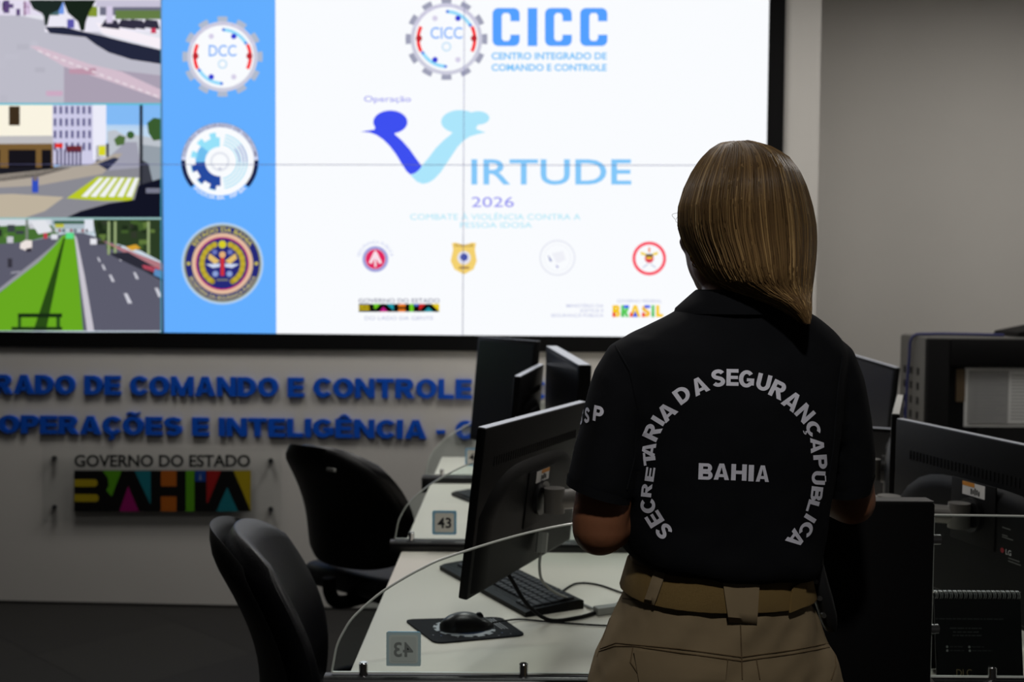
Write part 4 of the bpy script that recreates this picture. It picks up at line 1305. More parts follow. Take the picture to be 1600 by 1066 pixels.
# brand mark on the right monitor's back
g = Gfx(lambda x, z, l: MR @ Vector((2 * bx - x, .035 * .92 + .0006 + .0003 * l, z)))
bx, bz = WR - .392, .150
g.circle(bx, bz, .0052, (150, 30, 40), 1, 20)
V, Fc = text_mesh('LG', .01); kk = .010 / .7
g._add([(bx + .009 + q[0] * kk, bz - .005 + q[1] * kk) for q in V], Fc, (190, 190, 190), 1)
for k, (w_, z_) in enumerate(((.022, .045), (.014, .03), (.03, .026), (.03, -.012), (.034, -.018))): g.rect(bx - .002 + (.02 if k > 2 else 0), bz + z_, bx + w_ + (.02 if k > 2 else 0), bz + z_ + .0025, (90, 90, 88), 1)
g.build('brand_mark', mR, PRN)

# ================================================================== CHAIRS
def chair(label, x, y, face, tilt=0.14, top=0.93, tag_=False, low=0.50, ws=1.0):
    """face: heading (radians, 0 = +X) the sitter looks at"""
    t = thing('office_chair', label, 'office chair', (x, y, 0), face, 'black office chairs')
    M = Matrix.Translation((x, y, 0)) @ Matrix.Rotation(face, 4, 'Z')
    # local: +x forward, y across
    H0, H1 = low, top

    def prof(z):  # backward lean and lumbar curve
        s = (z - H0) / (H1 - H0)
        return -0.235 - tilt * s + .045 * math.sin(PI * min(1, s * 1.15)) - 0.035 * s * s

    def halfw(s):
        return ws * (.205 + .035 * math.sin(PI * min(1, s * .9 + .12)))

    def backpad(d0, d1, grow, name, m):
        b = B(); NU, NV = 20, 18
        front = []; rear = []
        for j in range(NV + 1):
            vv = j / NV
            # rounded outline: width shrinks at the very top/bottom
            e = min(1, 1 - abs(2 * vv - 1) ** 7)
            rowf, rowr = [], []
            for i in range(NU + 1):
                uu = 2 * i / NU - 1
                sz = 1 - .10 * abs(uu) ** 4 if vv > .5 else 1
                z = H0 - grow + (H1 - H0 + 2 * grow) * vv
                z = z - (.055 * abs(uu) ** 3.2) * max(0, vv - .35) / .65 + (.022 * abs(uu) ** 4) * max(0, .3 - vv) / .3
                wdt = (halfw(vv) + grow) * ((.86 + .14 * e) if vv > .5 else (.94 + .06 * e))
                yy = wdt * uu
                curve = .07 * uu * uu
                edge = max(abs(uu) ** 8, abs(2 * vv - 1) ** 10)
                xf = prof(z) + curve + d1 - (d1 - d0) * .5 * edge
                xr = prof(z) + curve + d0 + (d1 - d0) * .5 * edge * .9
                rowf.append(b.bm.verts.new((xf, yy, z))); rowr.append(b.bm.verts.new((xr, yy, z)))
            front.append(rowf); rear.append(rowr)
        for j in range(NV):
            for i in range(NU):
                b.bm.faces.new((front[j][i], front[j][i + 1], front[j + 1][i + 1], front[j + 1][i]))
                b.bm.faces.new((rear[j][i + 1], rear[j][i], rear[j + 1][i], rear[j + 1][i + 1]))
        for j in range(NV):
            b.bm.faces.new((front[j][0], front[j + 1][0], rear[j + 1][0], rear[j][0])); b.bm.faces.new((front[j + 1][NU], front[j][NU], rear[j][NU], rear[j + 1][NU]))
        for i in range(NU):
            b.bm.faces.new((front[0][i + 1], front[0][i], rear[0][i], rear[0][i + 1])); b.bm.faces.new((front[NV][i], front[NV][i + 1], rear[NV][i + 1], rear[NV][i]))
        return b.build(name, m, t, True, M, 75)
    bk = backpad(-.004, .074, 0.0, 'backrest_pad', CHAIRM)
    sh = backpad(-.028, -.003, .006, 'backrest_shell', SHELLM)
    if tag_:
        b = B(); b.box((prof(.86) + .0 - .052, -.118, .862), (prof(.86) - .040, -.082, .874), .002)
        for v_ in b.bm.verts: v_.co.x += .07 * (.1 / .24) ** 2 
        b.build('badge', mat('badge_grey', (150, 150, 146), .4), sh, True, M)
    # seat
    b = B(); b.box((-.22, -.225, .425), (.25, .225, .505), .04, seg=4); b.build('seat', CHAIRM, t, True, M, 60)
    b = B(); b.tube([(-.10, 0, .40), (-.24, 0, .41), (-.28, 0, .45), (-.285, 0, .50)], .022, 10); b.build('back_bracket', BLACKM, t, True, M)
    b = B(); b.box((-.12, -.10, .385), (.12, .10, .425), .01); b.build('seat_plate', BLACKM, t, True, M)
    b = B(); b.cyl((0, 0, .12), (0, 0, .26), .028, n=18); b.cyl((0, 0, .26), (0, 0, .39), .016, n=18); b.build('gas_column', BLACKM, t, True, M)
    for k in range(5):
        a = 2 * PI * k / 5 + .9; d = Vector((math.cos(a), math.sin(a), 0))
        b = B(); b.tube([Vector((0, 0, .125)) + d * .02, Vector((0, 0, .115)) + d * .15, Vector((0, 0, .075)) + d * .255], .021, 8, lambda s: 1 - .35 * s); lg = b.build('base_leg', BLACKP, t, True, M)
        b = B(); c = Vector((0, 0, .028)) + d * .255; s = Vector((-d.y, d.x, 0))
        for q in (-1, 1): b.cyl(c + s * q * .008, c + s * q * .024, .0275, n=16)
        b.cyl(c + Vector((0, 0, .0)), c + Vector((0, 0, .06)), .009, n=10); b.build('caster', BLACKM, lg, True, M)
    return t


chair('black office chair nearest the camera, turned sideways to the near desk', -0.305, 2.40, math.radians(8), tilt=.06, top=.91, low=.43)
chair('black office chair with its back to the camera before the lettered wall', -0.405, 3.69, math.radians(52), tilt=.10, top=.93, tag_=True, low=.535, ws=.95)

# ================================================================== EQUIPMENT CABINET
CY = 4.35
pn = P(1452, 527, CY); zt = pn.z
pf = P(1409, 516, CY * 1.075)
cab = thing('equipment_cabinet', 'black equipment cabinet with a glazed front against the right wall', 'cabinet', (pn.x + .45, CY + .16, 0))
GS = mat('cabinet_grey', (92, 91, 88), .5, 0.1, .4)
x0, x1 = pn.x, pn.x + 0.95; y0, y1 = CY, CY + .33
b = B(); b.box((x0, y0 + .03, 0.0), (x1, y1, zt), .012); b.build('body', GS, cab, True)
b = B()
bw = .085
for lo, hi in (((x0 - .004, y0, .05), (x0 + bw, y0 + .035, zt - .006)), ((x1 - bw, y0, .05), (x1 + .004, y0 + .035, zt - .006)), ((x0 + bw, y0, zt - .115), (x1 - bw, y0 + .035, zt - .006)), ((x0 + bw, y0, .05), (x1 - bw, y0 + .035, .16))):
    b.box(lo, hi, .006)
b.build('front_frame', BLACKM, cab, True)
b = B(); b.box((x0 + bw - .004, y0 + .012, .155), (x1 - bw + .004, y0 + .018, zt - .11)); b.build('door_glass', ACRYL, cab)
b = B(); b.box((x0 + bw - .002, y0 + .0285, .155), (x1 - bw + .002, y0 + .0296, zt - .11)); b.build('dark_interior', BLACKM, cab)
b = B()
for j in range(3):
    for k in range(5):
        yy = y0 + .10 + j * .075; zz = zt - .16 - k * .06
        b.box((x0 - .0015, yy, zz), (x0 + .001, yy + .022, zz + .03))
b.build('vent_slots', BLACKM, cab)
# papers behind the glass
for (a0, b0, a1, b1, lb, nm) in ((1514, 579, 1574, 662, 'grey printed paper sheet behind the cabinet glass, left one', 'paper_sheet'), (1576, 580, 1640, 662, 'paler paper sheet behind the cabinet glass at the picture edge', 'paper_sheet')):
    pa = P(a0, b0, CY + .026); pb = P(a1, b1, CY + .026)
    o = B(); o.box((pa.x, CY + .0235, pb.z), (pb.x, CY + .0262, pa.z)); ob = o.build(nm, mat('paper_grey', (160, 159, 158), .8) if a0 < 1560 else WHITEP)
    tag(ob, lb, 'paper', 'papers in the cabinet front')
    g = Gfx(lambda u, z, l: Vector((u, CY + .0232, z)))
    for k in range(14): g.rect(pa.x + .012, pa.z - .015 - k * .0135, pb.x - .012 - .02 * ((k * 5) % 3), pa.z - .019 - k * .0135, (150, 150, 150), 0)
    g.build('printed_lines', ob, PRN)
pa = P(1508, 575, CY + .026); pb = P(1646, 668, CY + .026)
o = B(); o.box((pa.x, CY + .0266, pb.z), (pb.x, CY + .028, pa.z)); tag(o.build('backing_sheet', WHITEP), 'white backing board under the two papers in the cabinet front', 'board')
pa = P(1494, 577, CY + .026); pb = P(1507, 628, CY + .026)
o = B(); o.box((pa.x, CY + .022, pb.z), (pb.x, CY + .028, pa.z), .001); tag(o.build('wooden_strip', mat('strip_brown', (92, 74, 50), .6)), 'narrow brown strip left of the papers in the cabinet', 'strip')
# blue cable over the cabinet
t = thing('network_cable', 'blue network cable draped over the top left corner of the cabinet', 'cable', (x0, CY, zt))
b = B(); b.tube([(x0 + .34, CY + .10, zt + .006), (x0 + .2, CY + .09, zt + .009), (x0 + .05, CY + .12, zt + .008), (x0 - .012, CY + .15, zt - .006), (x0 - .016, CY + .17, zt - .10), (x0 - .02, CY + .18, zt - .25), (x0 - .02, CY + .19, zt - .45)], .006, 8)
b.build('cord', mat('cable_blue', (30, 36, 92), .5), t, True)
b = B(); b.prism([(x0 + .37, CY + .05, zt + .001), (x0 + .95, CY + .05, zt + .001), (x0 + .95, CY + .05, zt + .075), (x0 + .5, CY + .05, zt + .045), (x0 + .38, CY + .05, zt + .02)], (0, .22, 0))
tag(b.build('tray', BLACKM), 'flat black tray lying on top of the cabinet', 'tray')

# ================================================================== THE WOMAN
YB = 1.645            # depth of the body axis
TH = math.radians(14)  # the body is turned a little to the left
BX = P(1125, 700, YB).x
person = thing('person', 'blonde woman in black polo shirt and khaki trousers seen from behind', 'person', (BX, YB, 0))
SKIN = mat('skin', (132, 86, 60), 0.5, 0, 0.35, bump=0.05, bscale=500, var=0.05, vscale=20)
nb = SKIN.node_tree.nodes['Principled BSDF']; nb.inputs['Subsurface Weight'].default_value = 0.08; nb.inputs['Subsurface Radius'].default_value = (.01, .004, .002)
SHIRT = weave_mat('black_pique', (19, 20, 23), 900, 0.25, 0.9)
SHIRT.node_tree.nodes['Principled BSDF'].inputs['Specular IOR Level'].default_value = 0.08
KHAKI = weave_mat('khaki_ripstop', (130, 114, 88), 700, 0.25, 0.88, 'X', 0.06)
KHAKIS = weave_mat('khaki_seam', (96, 80, 58), 700, 0.2, 0.9)
TAN = weave_mat('tan_webbing', (134, 110, 66), 520, 0.7, 0.8)


def remesh(bmx, voxel, smooth=6, fac=0.5):
    bmesh.ops.recalc_face_normals(bmx, faces=bmx.faces)
    me = bpy.data.meshes.new('tmp'); bmx.to_mesh(me); bmx.free()
    o = bpy.data.objects.new('tmp', me); COL.objects.link(o)
    m = o.modifiers.new('r', 'REMESH'); m.mode = 'VOXEL'; m.voxel_size = voxel
    if smooth:
        s = o.modifiers.new('s', 'SMOOTH'); s.iterations = smooth; s.factor = fac
    dg = bpy.context.evaluated_depsgraph_get()
    out = bpy.data.meshes.new_from_object(o.evaluated_get(dg))
    bpy.data.objects.remove(o); bpy.data.meshes.remove(me)
    for p in out.polygons: p.use_smooth = True
    return out


def ell_ring(c, hw, b, th=TH, n=36, e=2.4, front=1.0):
    """hw: half width across, b: half depth, turned by th about the vertical"""
    out = []
    ct, st = math.cos(th), math.sin(th)
    for k in range(n):
        a = 2 * PI * k / n; ca, sa = math.cos(a), math.sin(a)
        x = hw * math.copysign(abs(ca) ** (2 / e), ca); y = b * math.copysign(abs(sa) ** (2 / e), sa)
        if y > 0: y *= front
        out.append(Vector((c[0] + x * ct - y * st, c[1] + x * st + y * ct, c[2])))
    return out


def px_ring(y, L, R, b, Y=YB, th=TH, e=2.4, front=1.0, zt=0.0):
    l = P(L, y, Y); r = P(R, y, Y); c = (l + r) / 2; W = (r - l).length / 2
    hw = math.sqrt(max(1e-6, W * W - (b * math.sin(th)) ** 2)) / math.cos(th)
    R_ = ell_ring(c, hw, b, th, e=e, front=front)
    if zt:
        for p in R_: p.z += zt * (p.x - c.x)
    return R_


def limb(b, pts, radii, n=18, flat=1.0):
    pts = [Vector(p) for p in pts]
    S = smooth_path(pts, 5); m = len(S) - 1
    rad = []
    for i in range(m + 1):
        f = i / m * (len(radii) - 1); k = min(int(f), len(radii) - 2); rad.append(radii[k] + (radii[k + 1] - radii[k]) * (f - k))
    rings = []; up = None
    for i, p in enumerate(S):
        t = (S[min(i + 1, m)] - S[max(i - 1, 0)]).normalized()
        if up is None: up = Vector((0, 1, 0)) if abs(t.y) < .8 else Vector((0, 0, 1))
        up = (up - t * up.dot(t)).normalized(); s = t.cross(up)
        rings.append([p + (up * math.cos(a) * flat + s * math.sin(a)) * rad[i] for a in [2 * PI * k / n for k in range(n)]])
    # round the ends
    b.loft(rings)
    for q, r in ((S[0], rad[0]), (S[-1], rad[-1])): b.sphere(q, r * .99, 14)


def face_basis(th):
    return Vector((-math.sin(th), math.cos(th), 0)), Vector((math.cos(th), math.sin(th), 0))


# ---- joints
shL = P(992, 590, 1.600); elL = P(934, 838, 1.575); wrL = Vector((0.262, 1.80, elL.z + .035))
shR = P(1288, 600, 1.690); elR = P(1330, 782, 1.725); wrR = Vector((0.40, 1.86, elR.z + .02))
HTH = math.radians(27)
hf, hr = face_basis(HTH)              # facing, right hand side of the head
HC = Vector((P(1154, 345, YB).x, YB + .005, P(1158, 345, YB).z))   # head centre

# ---- body: one continuous skin surface
b = B()
Mh = Matrix(((hr.x, hf.x, 0), (hr.y, hf.y, 0), (0, 0, 1)))
b.sphere(HC + Vector((0, 0, .018)) - hf * .012, (.073, .092, .092), 28, Mh)           # skull
b.sphere(HC - Vector((0, 0, .045)) + hf * .022, (.062, .070, .075), 24, Mh)          # face
b.sphere(HC - Vector((0, 0, .088)) + hf * .040, (.040, .042, .030), 18, Mh)          # chin
b.sphere(HC - Vector((0, 0, .060)) - hr * .036 + hf * .005, (.032, .047, .044), 18, Mh)   # jaw
b.sphere(HC - Vector((0, 0, .060)) + hr * .030 + hf * .005, (.030, .045, .042), 18, Mh)
b.loft([[HC + hf * (.086 + d) + hr * (w_ * math.cos(a)) + Vector((0, 0, z + h_ * math.sin(a))) for a in [2 * PI * k / 10 for k in range(10)]]
        for d, w_, h_, z in ((-.02, .016, .034, -.015), (.004, .011, .024, -.026), (.016, .008, .010, -.036))])   # nose
for s in (-1, 1):
    b.sphere(HC - Vector((0, 0, .072)) + hf * .084 + hr * s * .008, (.014, .008, .007), 12, Mh)     # lips
    b.sphere(HC + Vector((0, 0, .018)) + hf * .083 + hr * s * .028, (.022, .012, .008), 12, Mh)     # brow
    b.sphere(HC - Vector((0, 0, .030)) + hf * .062 + hr * s * .038, (.020, .022, .020), 12, Mh)     # cheek
    ec = HC - Vector((0, 0, .022)) + hr * s * .074 - hf * .006                                      # ear
    b.sphere(ec, (.010, .018, .031), 14, Mh); b.sphere(ec - Vector((0, 0, .024)), (.007, .011, .012), 10, Mh)
nk0 = HC - Vector((0, 0, .07)) - hf * .012
limb(b, [nk0, Vector((BX + .022, YB - .005, 1.43)), Vector((BX + .02, YB - .01, 1.37))], [.050, .050, .062], 22)
tor = []
for y, L, R, bb in ((500, 1035, 1265, .050), (530, 985, 1300, .075), (570, 975, 1310, .09), (650, 985, 1298, .098), (740, 990, 1280, .092), (820, 1005, 1255, .084), (880, 1005, 1240, .082), (930, 1000, 1245, .088), (1040, 960, 1285, .110), (1100, 955, 1290, .110)):
    tor.append(px_ring(y, L, R, bb))
b.loft(tor)
for s, hx in ((-1, -.085), (1, .085)):
    h0 = Vector((BX + hx * .9, YB, .84)); k0 = Vector((BX + hx * 1.05, YB + .01, .46)); a0 = Vector((BX + hx * 1.1, YB - .01, .085))
    limb(b, [h0, (h0 + k0) / 2, k0, (k0 + a0) / 2, a0], [.082, .075, .055, .052, .036])
    limb(b, [a0 - Vector((0, .02, .03)), a0 + Vector((0, .06, -.045)), a0 + Vector((0, .15, -.06))], [.036, .034, .024], flat=.8)


def hand(b, wr, dirf, palm_dn, curl, thumb_s):
    """wrist point, forward direction of the hand, palm normal, finger curl, side on which the thumb leaves"""
    f = Vector(dirf).normalized(); pn = Vector(palm_dn); pn = (pn - f * pn.dot(f)).normalized(); s = f.cross(pn)
    M = Matrix(((s.x, f.x, -pn.x), (s.y, f.y, -pn.y), (s.z, f.z, -pn.z)))
    b.sphere(wr + f * .045, (.037, .052, .015), 18, M)
    b.sphere(wr + f * .012, (.026, .030, .019), 14, M)
    for i, (o, ln) in enumerate(((-.028, .066), (-.0095, .074), (.0095, .070), (.027, .055))):
        base = wr + f * (.082 - .006 * abs(i - 1.2)) + s * o * thumb_s * -1
        a1, a2, a3 = curl * .5, curl * 1.1, curl * 1.6
        d1 = f * math.cos(a1) + pn * math.sin(a1); d2 = f * math.cos(a2) + pn * math.sin(a2); d3 = f * math.cos(a3) + pn * math.sin(a3)
        p1 = base + d1 * ln * .45; p2 = p1 + d2 * ln * .32; p3 = p2 + d3 * ln * .23
        limb(b, [base - f * .02, base, p1, p2, p3], [.0095, .0092, .0085, .0078, .0065], 10)
    tb = wr + f * .028 + s * .028 * thumb_s
    d = (f * .75 + s * .6 * thumb_s + pn * .3).normalized()
    limb(b, [tb - s * .012 * thumb_s, tb + d * .022, tb + d * .046 + pn * .003, tb + d * .066 + f * .006 + pn * .006], [.014, .0115, .0095, .0075], 10)


limb(b, [shL, (shL + elL) / 2 + Vector((-.006, 0, 0)), elL + Vector((.002, 0, .02))], [.036, .044, .041])
limb(b, [elL + Vector((.002, 0, .012)), elL * .6 + wrL * .4 + Vector((0, 0, .004)), wrL], [.041, .038, .025])
limb(b, [shR, (shR + elR) / 2 + Vector((.004, 0, 0)), elR], [.034, .042, .038])
limb(b, [elR, elR * .6 + wrR * .4 + Vector((.012, 0, .004)), wrR], [.039, .036, .025])
hand(b, wrL, (.75, .5, .12), (.3, -.5, -.6), .75, -1)
hand(b, wrR, (-.75, .25, .10), (.2, -.5, -.6), .75, 1)
me = remesh(b.bm, .0042, 10, .5)
body = link('body', me, SKIN, person)

# ---- eyes
for s in (-1, 1):
    e = HC - Vector((0, 0, .002)) + hf * .0665 + hr * s * .030
    b = B(); b.sphere(e, .0125, 18); eo = b.build('eye', mat('eye_white', (225, 222, 216), .2), person, True)
    b = B(); b.sphere(e + hf * .0088, .0056, 12); b.build('iris', mat('iris_brown', (50, 32, 20), .15), eo, True)
# ---- earring at the left ear
ep = P(1084, 408, YB - .02)
for k, (dx, dz, r) in enumerate(((0, .004, .0062), (.003, -.004, .0056))):
    b = B(); c = ep + Vector((dx, 0, dz))
    b.tube([c + Vector((math.cos(a) * r * .8, math.sin(a) * r * .5, math.sin(a) * r)) for a in [2 * PI * q / 14 for q in range(15)]], .0009, 6)
    b.build('earring', mat('gold', (200, 150, 70), .25, 1.0), person, True)

# ---- polo shirt
b = B()
RINGS = [(470, 1074, 1246, .058, 1.64), (482, 1058, 1258, .064, 1.642), (496, 1032, 1280, .072, YB), (512, 1000, 1300, .080, YB), (528, 972, 1316, .087, YB), (546, 955, 1326, .094, YB),
         (575, 950, 1326, .103, YB), (620, 956, 1322, .110, YB), (680, 962, 1314, .113, YB), (740, 964, 1305, .112, YB), (800, 964, 1292, .113, YB), (830, 964, 1286, .117, YB),
         (852, 966, 1282, .122, YB), (868, 970, 1278, .1215, YB), (880, 979, 1271, .115, YB)]
b.loft([px_ring(y, L, R, bb, Y, zt=(-.10 if y > 850 else -.05 if y > 820 else 0)) for y, L, R, bb, Y in RINGS])
# sleeves
hemL = (P(886, 756, 1.585) + P(984, 784, 1.585)) / 2


def sleeve(b, pts, rads, n=26):
    rings = []
    for (c, L, R, dep, tilt) in pts: pass


def sl_ring(xl, yl, xr, yr, Y, dep, n=26):
    l = P(xl, yl, Y); r = P(xr, yr, Y); c = (l + r) / 2; u = (r - l) / 2
    return [c + u * math.cos(a) + Vector((0, dep * math.sin(a), 0)) for a in [2 * PI * k / n for k in range(n)]]


b.loft([sl_ring(985, 522, 1045, 545, 1.605, .050), sl_ring(951, 540, 1035, 590, 1.602, .060), sl_ring(928, 578, 1025, 630, 1.598, .064), sl_ring(913, 630, 1010, 672, 1.592, .064),
        sl_ring(902, 680, 1000, 712, 1.587, .063), sl_ring(892, 730, 991, 758, 1.582, .062), sl_ring(886, 754, 984, 784, 1.580, .0615)])
b.loft([sl_ring(1240, 545, 1300, 520, 1.690, .050), sl_ring(1250, 590, 1330, 545, 1.695, .058), sl_ring(1262, 630, 1347, 590, 1.700, .062), sl_ring(1272, 672, 1357, 650, 1.705, .062),
        sl_ring(1280, 720, 1363, 705, 1.710, .060), sl_ring(1284, 758, 1363, 742, 1.715, .058), sl_ring(1287, 774, 1355, 764, 1.717, .056)])
me = remesh(b.bm, .0055, 8, .5)
# cloth folds
n_ = len(me.vertices); co = np.empty(n_ * 3, dtype=np.float32); me.vertices.foreach_get('co', co); co = co.reshape(-1, 3)
no = np.empty(n_ * 3, dtype=np.float32); me.vertices.foreach_get('normal', no); no = no.reshape(-1, 3)
for i in range(n_):
    p = co[i]
    q = Vector((p[0] * 9 + p[2] * 5, p[1] * 9, p[2] * 9 - p[0] * 4))
    d = noise.fractal(q, 1.0, 2.0, 3) * .0028
    d += math.sin(p[2] * 70 + p[0] * 60 * math.copysign(1, p[0] - BX) + 3 * noise.noise(q * .7)) * .0016 * max(0, min(1, (1.12 - p[2]) / .12))
    co[i] += no[i] * d
me.vertices.foreach_set('co', co.ravel()); me.update()
shirt = link('polo_shirt', me, SHIRT, person)
bv = BVHTree.FromPolygons([v_.co for v_ in me.vertices], [p.vertices for p in me.polygons])

# collar
b = B()
cr = []
for y, L, R, bb, Y in ((490, 1054, 1262, .071, 1.638), (482, 1056, 1259, .069, 1.638), (468, 1072, 1246, .064, 1.640), (456, 1086, 1236, .060, 1.642), (453, 1090, 1232, .057, 1.643), (458, 1096, 1226, .053, 1.643), (480, 1098, 1224, .052, 1.643)):
    cr.append(px_ring(y, L, R, bb, Y))
b.loft(cr, caps=False)
col_ = b.build('collar', SHIRT, shirt, True, None, 60)
# hem stitching rib on both sleeves
for a in ((886, 742, 987, 771, 1.581, .0622, 884.5, 756, 985, 785, 1.580, .0622), (1285, 762, 1363.5, 738, 1.716, .0585, 1286, 775, 1356, 765, 1.717, .0568)):
    b = B(); b.loft([sl_ring(*a[:6]), sl_ring(*a[6:])], caps=False); b.build('sleeve_hem', SHIRT, shirt, True)


# ---- print on the shirt: glyphs laid onto the cloth
def cut_glyph(ch, step):
    V, Fc = heavy(ch, .27, .215)
    bm = bmesh.new(); vs = [bm.verts.new((x, y, 0)) for x, y in V]
    for f in Fc:
        try: bm.faces.new([vs[i] for i in f])
        except ValueError: pass
    xa = min(v_[0] for v_ in V); xb = max(v_[0] for v_ in V); ya = min(v_[1] for v_ in V); yb = max(v_[1] for v_ in V)
    for ax, lo, hi in ((0, xa, xb), (1, ya, yb)):
        k = lo + step
        while k < hi - step * .3:
            c = [0, 0, 0]; c[ax] = k; nrm = [0, 0, 0]; nrm[ax] = 1
            bmesh.ops.bisect_plane(bm, geom=bm.verts[:] + bm.edges[:] + bm.faces[:], plane_co=c, plane_no=nrm); k += step
    bmesh.ops.triangulate(bm, faces=bm.faces[:])
    bm.verts.index_update()
    out = ([(v_.co.x, v_.co.y) for v_ in bm.verts], [[v_.index for v_ in f.verts] for f in bm.faces]); bm.free()
    return out, (xa, xb)


class Lay:
    def __init__(self, bvh): self.V = []; self.F = []; self.bv = bvh

    def add(self, pts, faces, caster, lift=.0009):
        idx = []
        for p in pts:
            o, d = caster(*p); h = self.bv.ray_cast(o, d)
            if h[0] is None: idx.append(None); continue
            nn = h[1] if h[1].dot(d) < 0 else -h[1]
            idx.append(len(self.V)); self.V.append(h[0] + nn * lift)
        for f in faces:
            q = [idx[i] for i in f]
            if None in q: continue
            ps = [self.V[i] for i in q]
            if max((ps[i] - ps[i - 1]).length for i in range(len(ps))) > .02: continue
            self.F.append(q)

    def build(self, name, m, parent):
        me = bpy.data.meshes.new(name); me.from_pydata([tuple(v_) for v_ in self.V], [], self.F)
        return link(name, me, m, parent)


def cast_px(x, y):
    return EYE, ray(x, y).normalized()


INK = mat('reflective_grey_ink', (226, 226, 238), .5, 0, .4)
LT = Lay(bv)


def put_letter(lay, ch, cx, cy, h, wdt, rot, caster=cast_px):
    """centre of the capital, its height and width in pixels, rotation clockwise in degrees"""
    (V, Fc), (xa, xb) = cut_glyph(ch, .16)
    ya, yb = 0.0, 1.0
    a = math.radians(rot); ca, sa = math.cos(a), math.sin(a); pts = []
    for x, y in V:
        lx = ((x - xa) / (xb - xa) - .5) * wdt; ly = -((y - ya) / (yb - ya) - .5) * h
        pts.append((cx + lx * ca - ly * sa, cy + lx * sa + ly * ca))
    lay.add(pts, Fc, caster)


# (letter, centre x, centre y, height, width, clockwise turn)
q1 = lambda x, y: (980 + x / 6.661, 560 + y / 6.661)
q2 = lambda x, y: (1140 + x / 6.661, 560 + y / 6.661)
q3 = lambda x, y: (980 + x / 6.661, 700 + y / 6.661)
q4 = lambda x, y: (1140 + x / 6.661, 700 + y / 6.661)
LET = [('S', q3(384, 866), 25, 20, -122), ('E', q3(286, 740), 25, 20, -122), ('C', q3(219, 606), 23, 22, -97), ('R', q3(205, 440), 16, 21, -84), ('E', q3(240, 274), 14, 22, -82), ('T', q3(232, 112), 19, 20, -97),
       ('A', q1(226, 952), 21, 23, -81), ('R', q1(262, 766), 25, 24, -64), ('I', q1(322, 648), 22.5, 7.2, -58), ('A', q1(412, 556), 25, 27, -43), ('D', q1(574, 378), 25, 23, -36), ('A', q1(752, 286), 26, 25, -25),
       ('S', q1(945, 207), 27, 21, -2), ('E', q1(1094, 200), 26, 19, 1), ('G', q2(174, 215), 27, 24, 4), ('U', q2(352, 252), 26, 22, 14), ('R', q2(502, 328), 27, 23, 26), ('A', q2(648, 445), 28, 25, 37),
       ('N', q2(780, 574), 26, 23, 48), ('Ç', q2(864, 730), 21, 23, 64), ('A', q2(908, 906), 21, 24, 87), ('P', q4(940, 146), 21, 22, 86), ('U', q4(920, 312), 21, 21, 93), ('B', q4(902, 477), 18, 22, 97), ('L', q4(862, 608), 17.5, 19, 106),
       ('I', q4(834, 732), 19, 7.2, 122), ('C', q4(794, 846), 20, 23, 118), ('A', q4(685, 945), 24, 25, 127)]
for ch, (cx, cy), h, wd, rt in LET: put_letter(LT, ch, cx, cy, h, wd, rt)
# accent of the Ú
LT.add([(1140 + x / 6.661, 700 + y / 6.661) for x, y in ((984, 290), (998, 290), (1000, 352), (990, 350))], [[0, 1, 2], [0, 2, 3]], cast_px)
LT.build('arched_lettering', INK, shirt)['label'] = 'grey arch of printed letters across the back'
LT = Lay(bv)
q5 = lambda x, y: (980 + x / 6.661, 700 + y / 6.661)
for ch, (cx, cy), wd in (('B', q5(815, 245), 22), ('A', q5(980, 247), 24), ('H', q4(95, 254), 24), ('I', q4(222, 262), 8.2), ('A', q4(340, 267), 20.5)):
    put_letter(LT, ch, cx, cy, 25.5, wd, 2)
LT.build('word_lettering', INK, shirt)['label'] = 'grey printed word BAHIA at the middle of the back'
# SSP on the left sleeve, wrapping round its outer side
LS = Lay(bv)
pc = P(918, 648, 1.53); nd = Vector((.78, .62, -.02)).normalized(); us = Vector((nd.y, -nd.x, 0)).normalized(); uz = Vector((-.16 * us.x, -.16 * us.y, 1)).normalized()
for ch, dx, dz in (('S', -.0525, -.010), ('S', -.027, -.0045), ('P', 0, 0)):
    put_letter(LS, ch, dx * 1000, -dz * 1000, 22, 18, 6, lambda x, y: (pc + us * (x / 1000) + uz * (-y / 1000) - nd * .3, nd))
LS.build('sleeve_lettering', INK, shirt)['label'] = 'grey SSP lettering on the left sleeve'

def seam(pts, name, parent, bvhs, m=None, r=.0009, lift=.0006):
    out = []
    for a, c in zip(pts[:-1], pts[1:]):
        for k in range(8):
            s = k / 8; x = a[0] + (c[0] - a[0]) * s; y = a[1] + (c[1] - a[1]) * s
            o, d = cast_px(x, y)
            for bv_ in bvhs:
                h = bv_.ray_cast(o, d)
                if h[0] is not None: out.append(h[0] - d * lift); break
    if len(out) < 3: return
    b = B(); up = None
    rings = []
    for i, p in enumerate(out):
        t = (out[min(i + 1, len(out) - 1)] - out[max(i - 1, 0)]).normalized()
        if up is None: up = t.orthogonal().normalized()
        up = (up - t * up.dot(t)).normalized(); s = t.cross(up)
        rings.append([p + (up * math.cos(a) + s * math.sin(a)) * r for a in [2 * PI * k / 6 for k in range(6)]])
    b.loft(rings); return b.build(name, m or KHAKIS, parent, True)


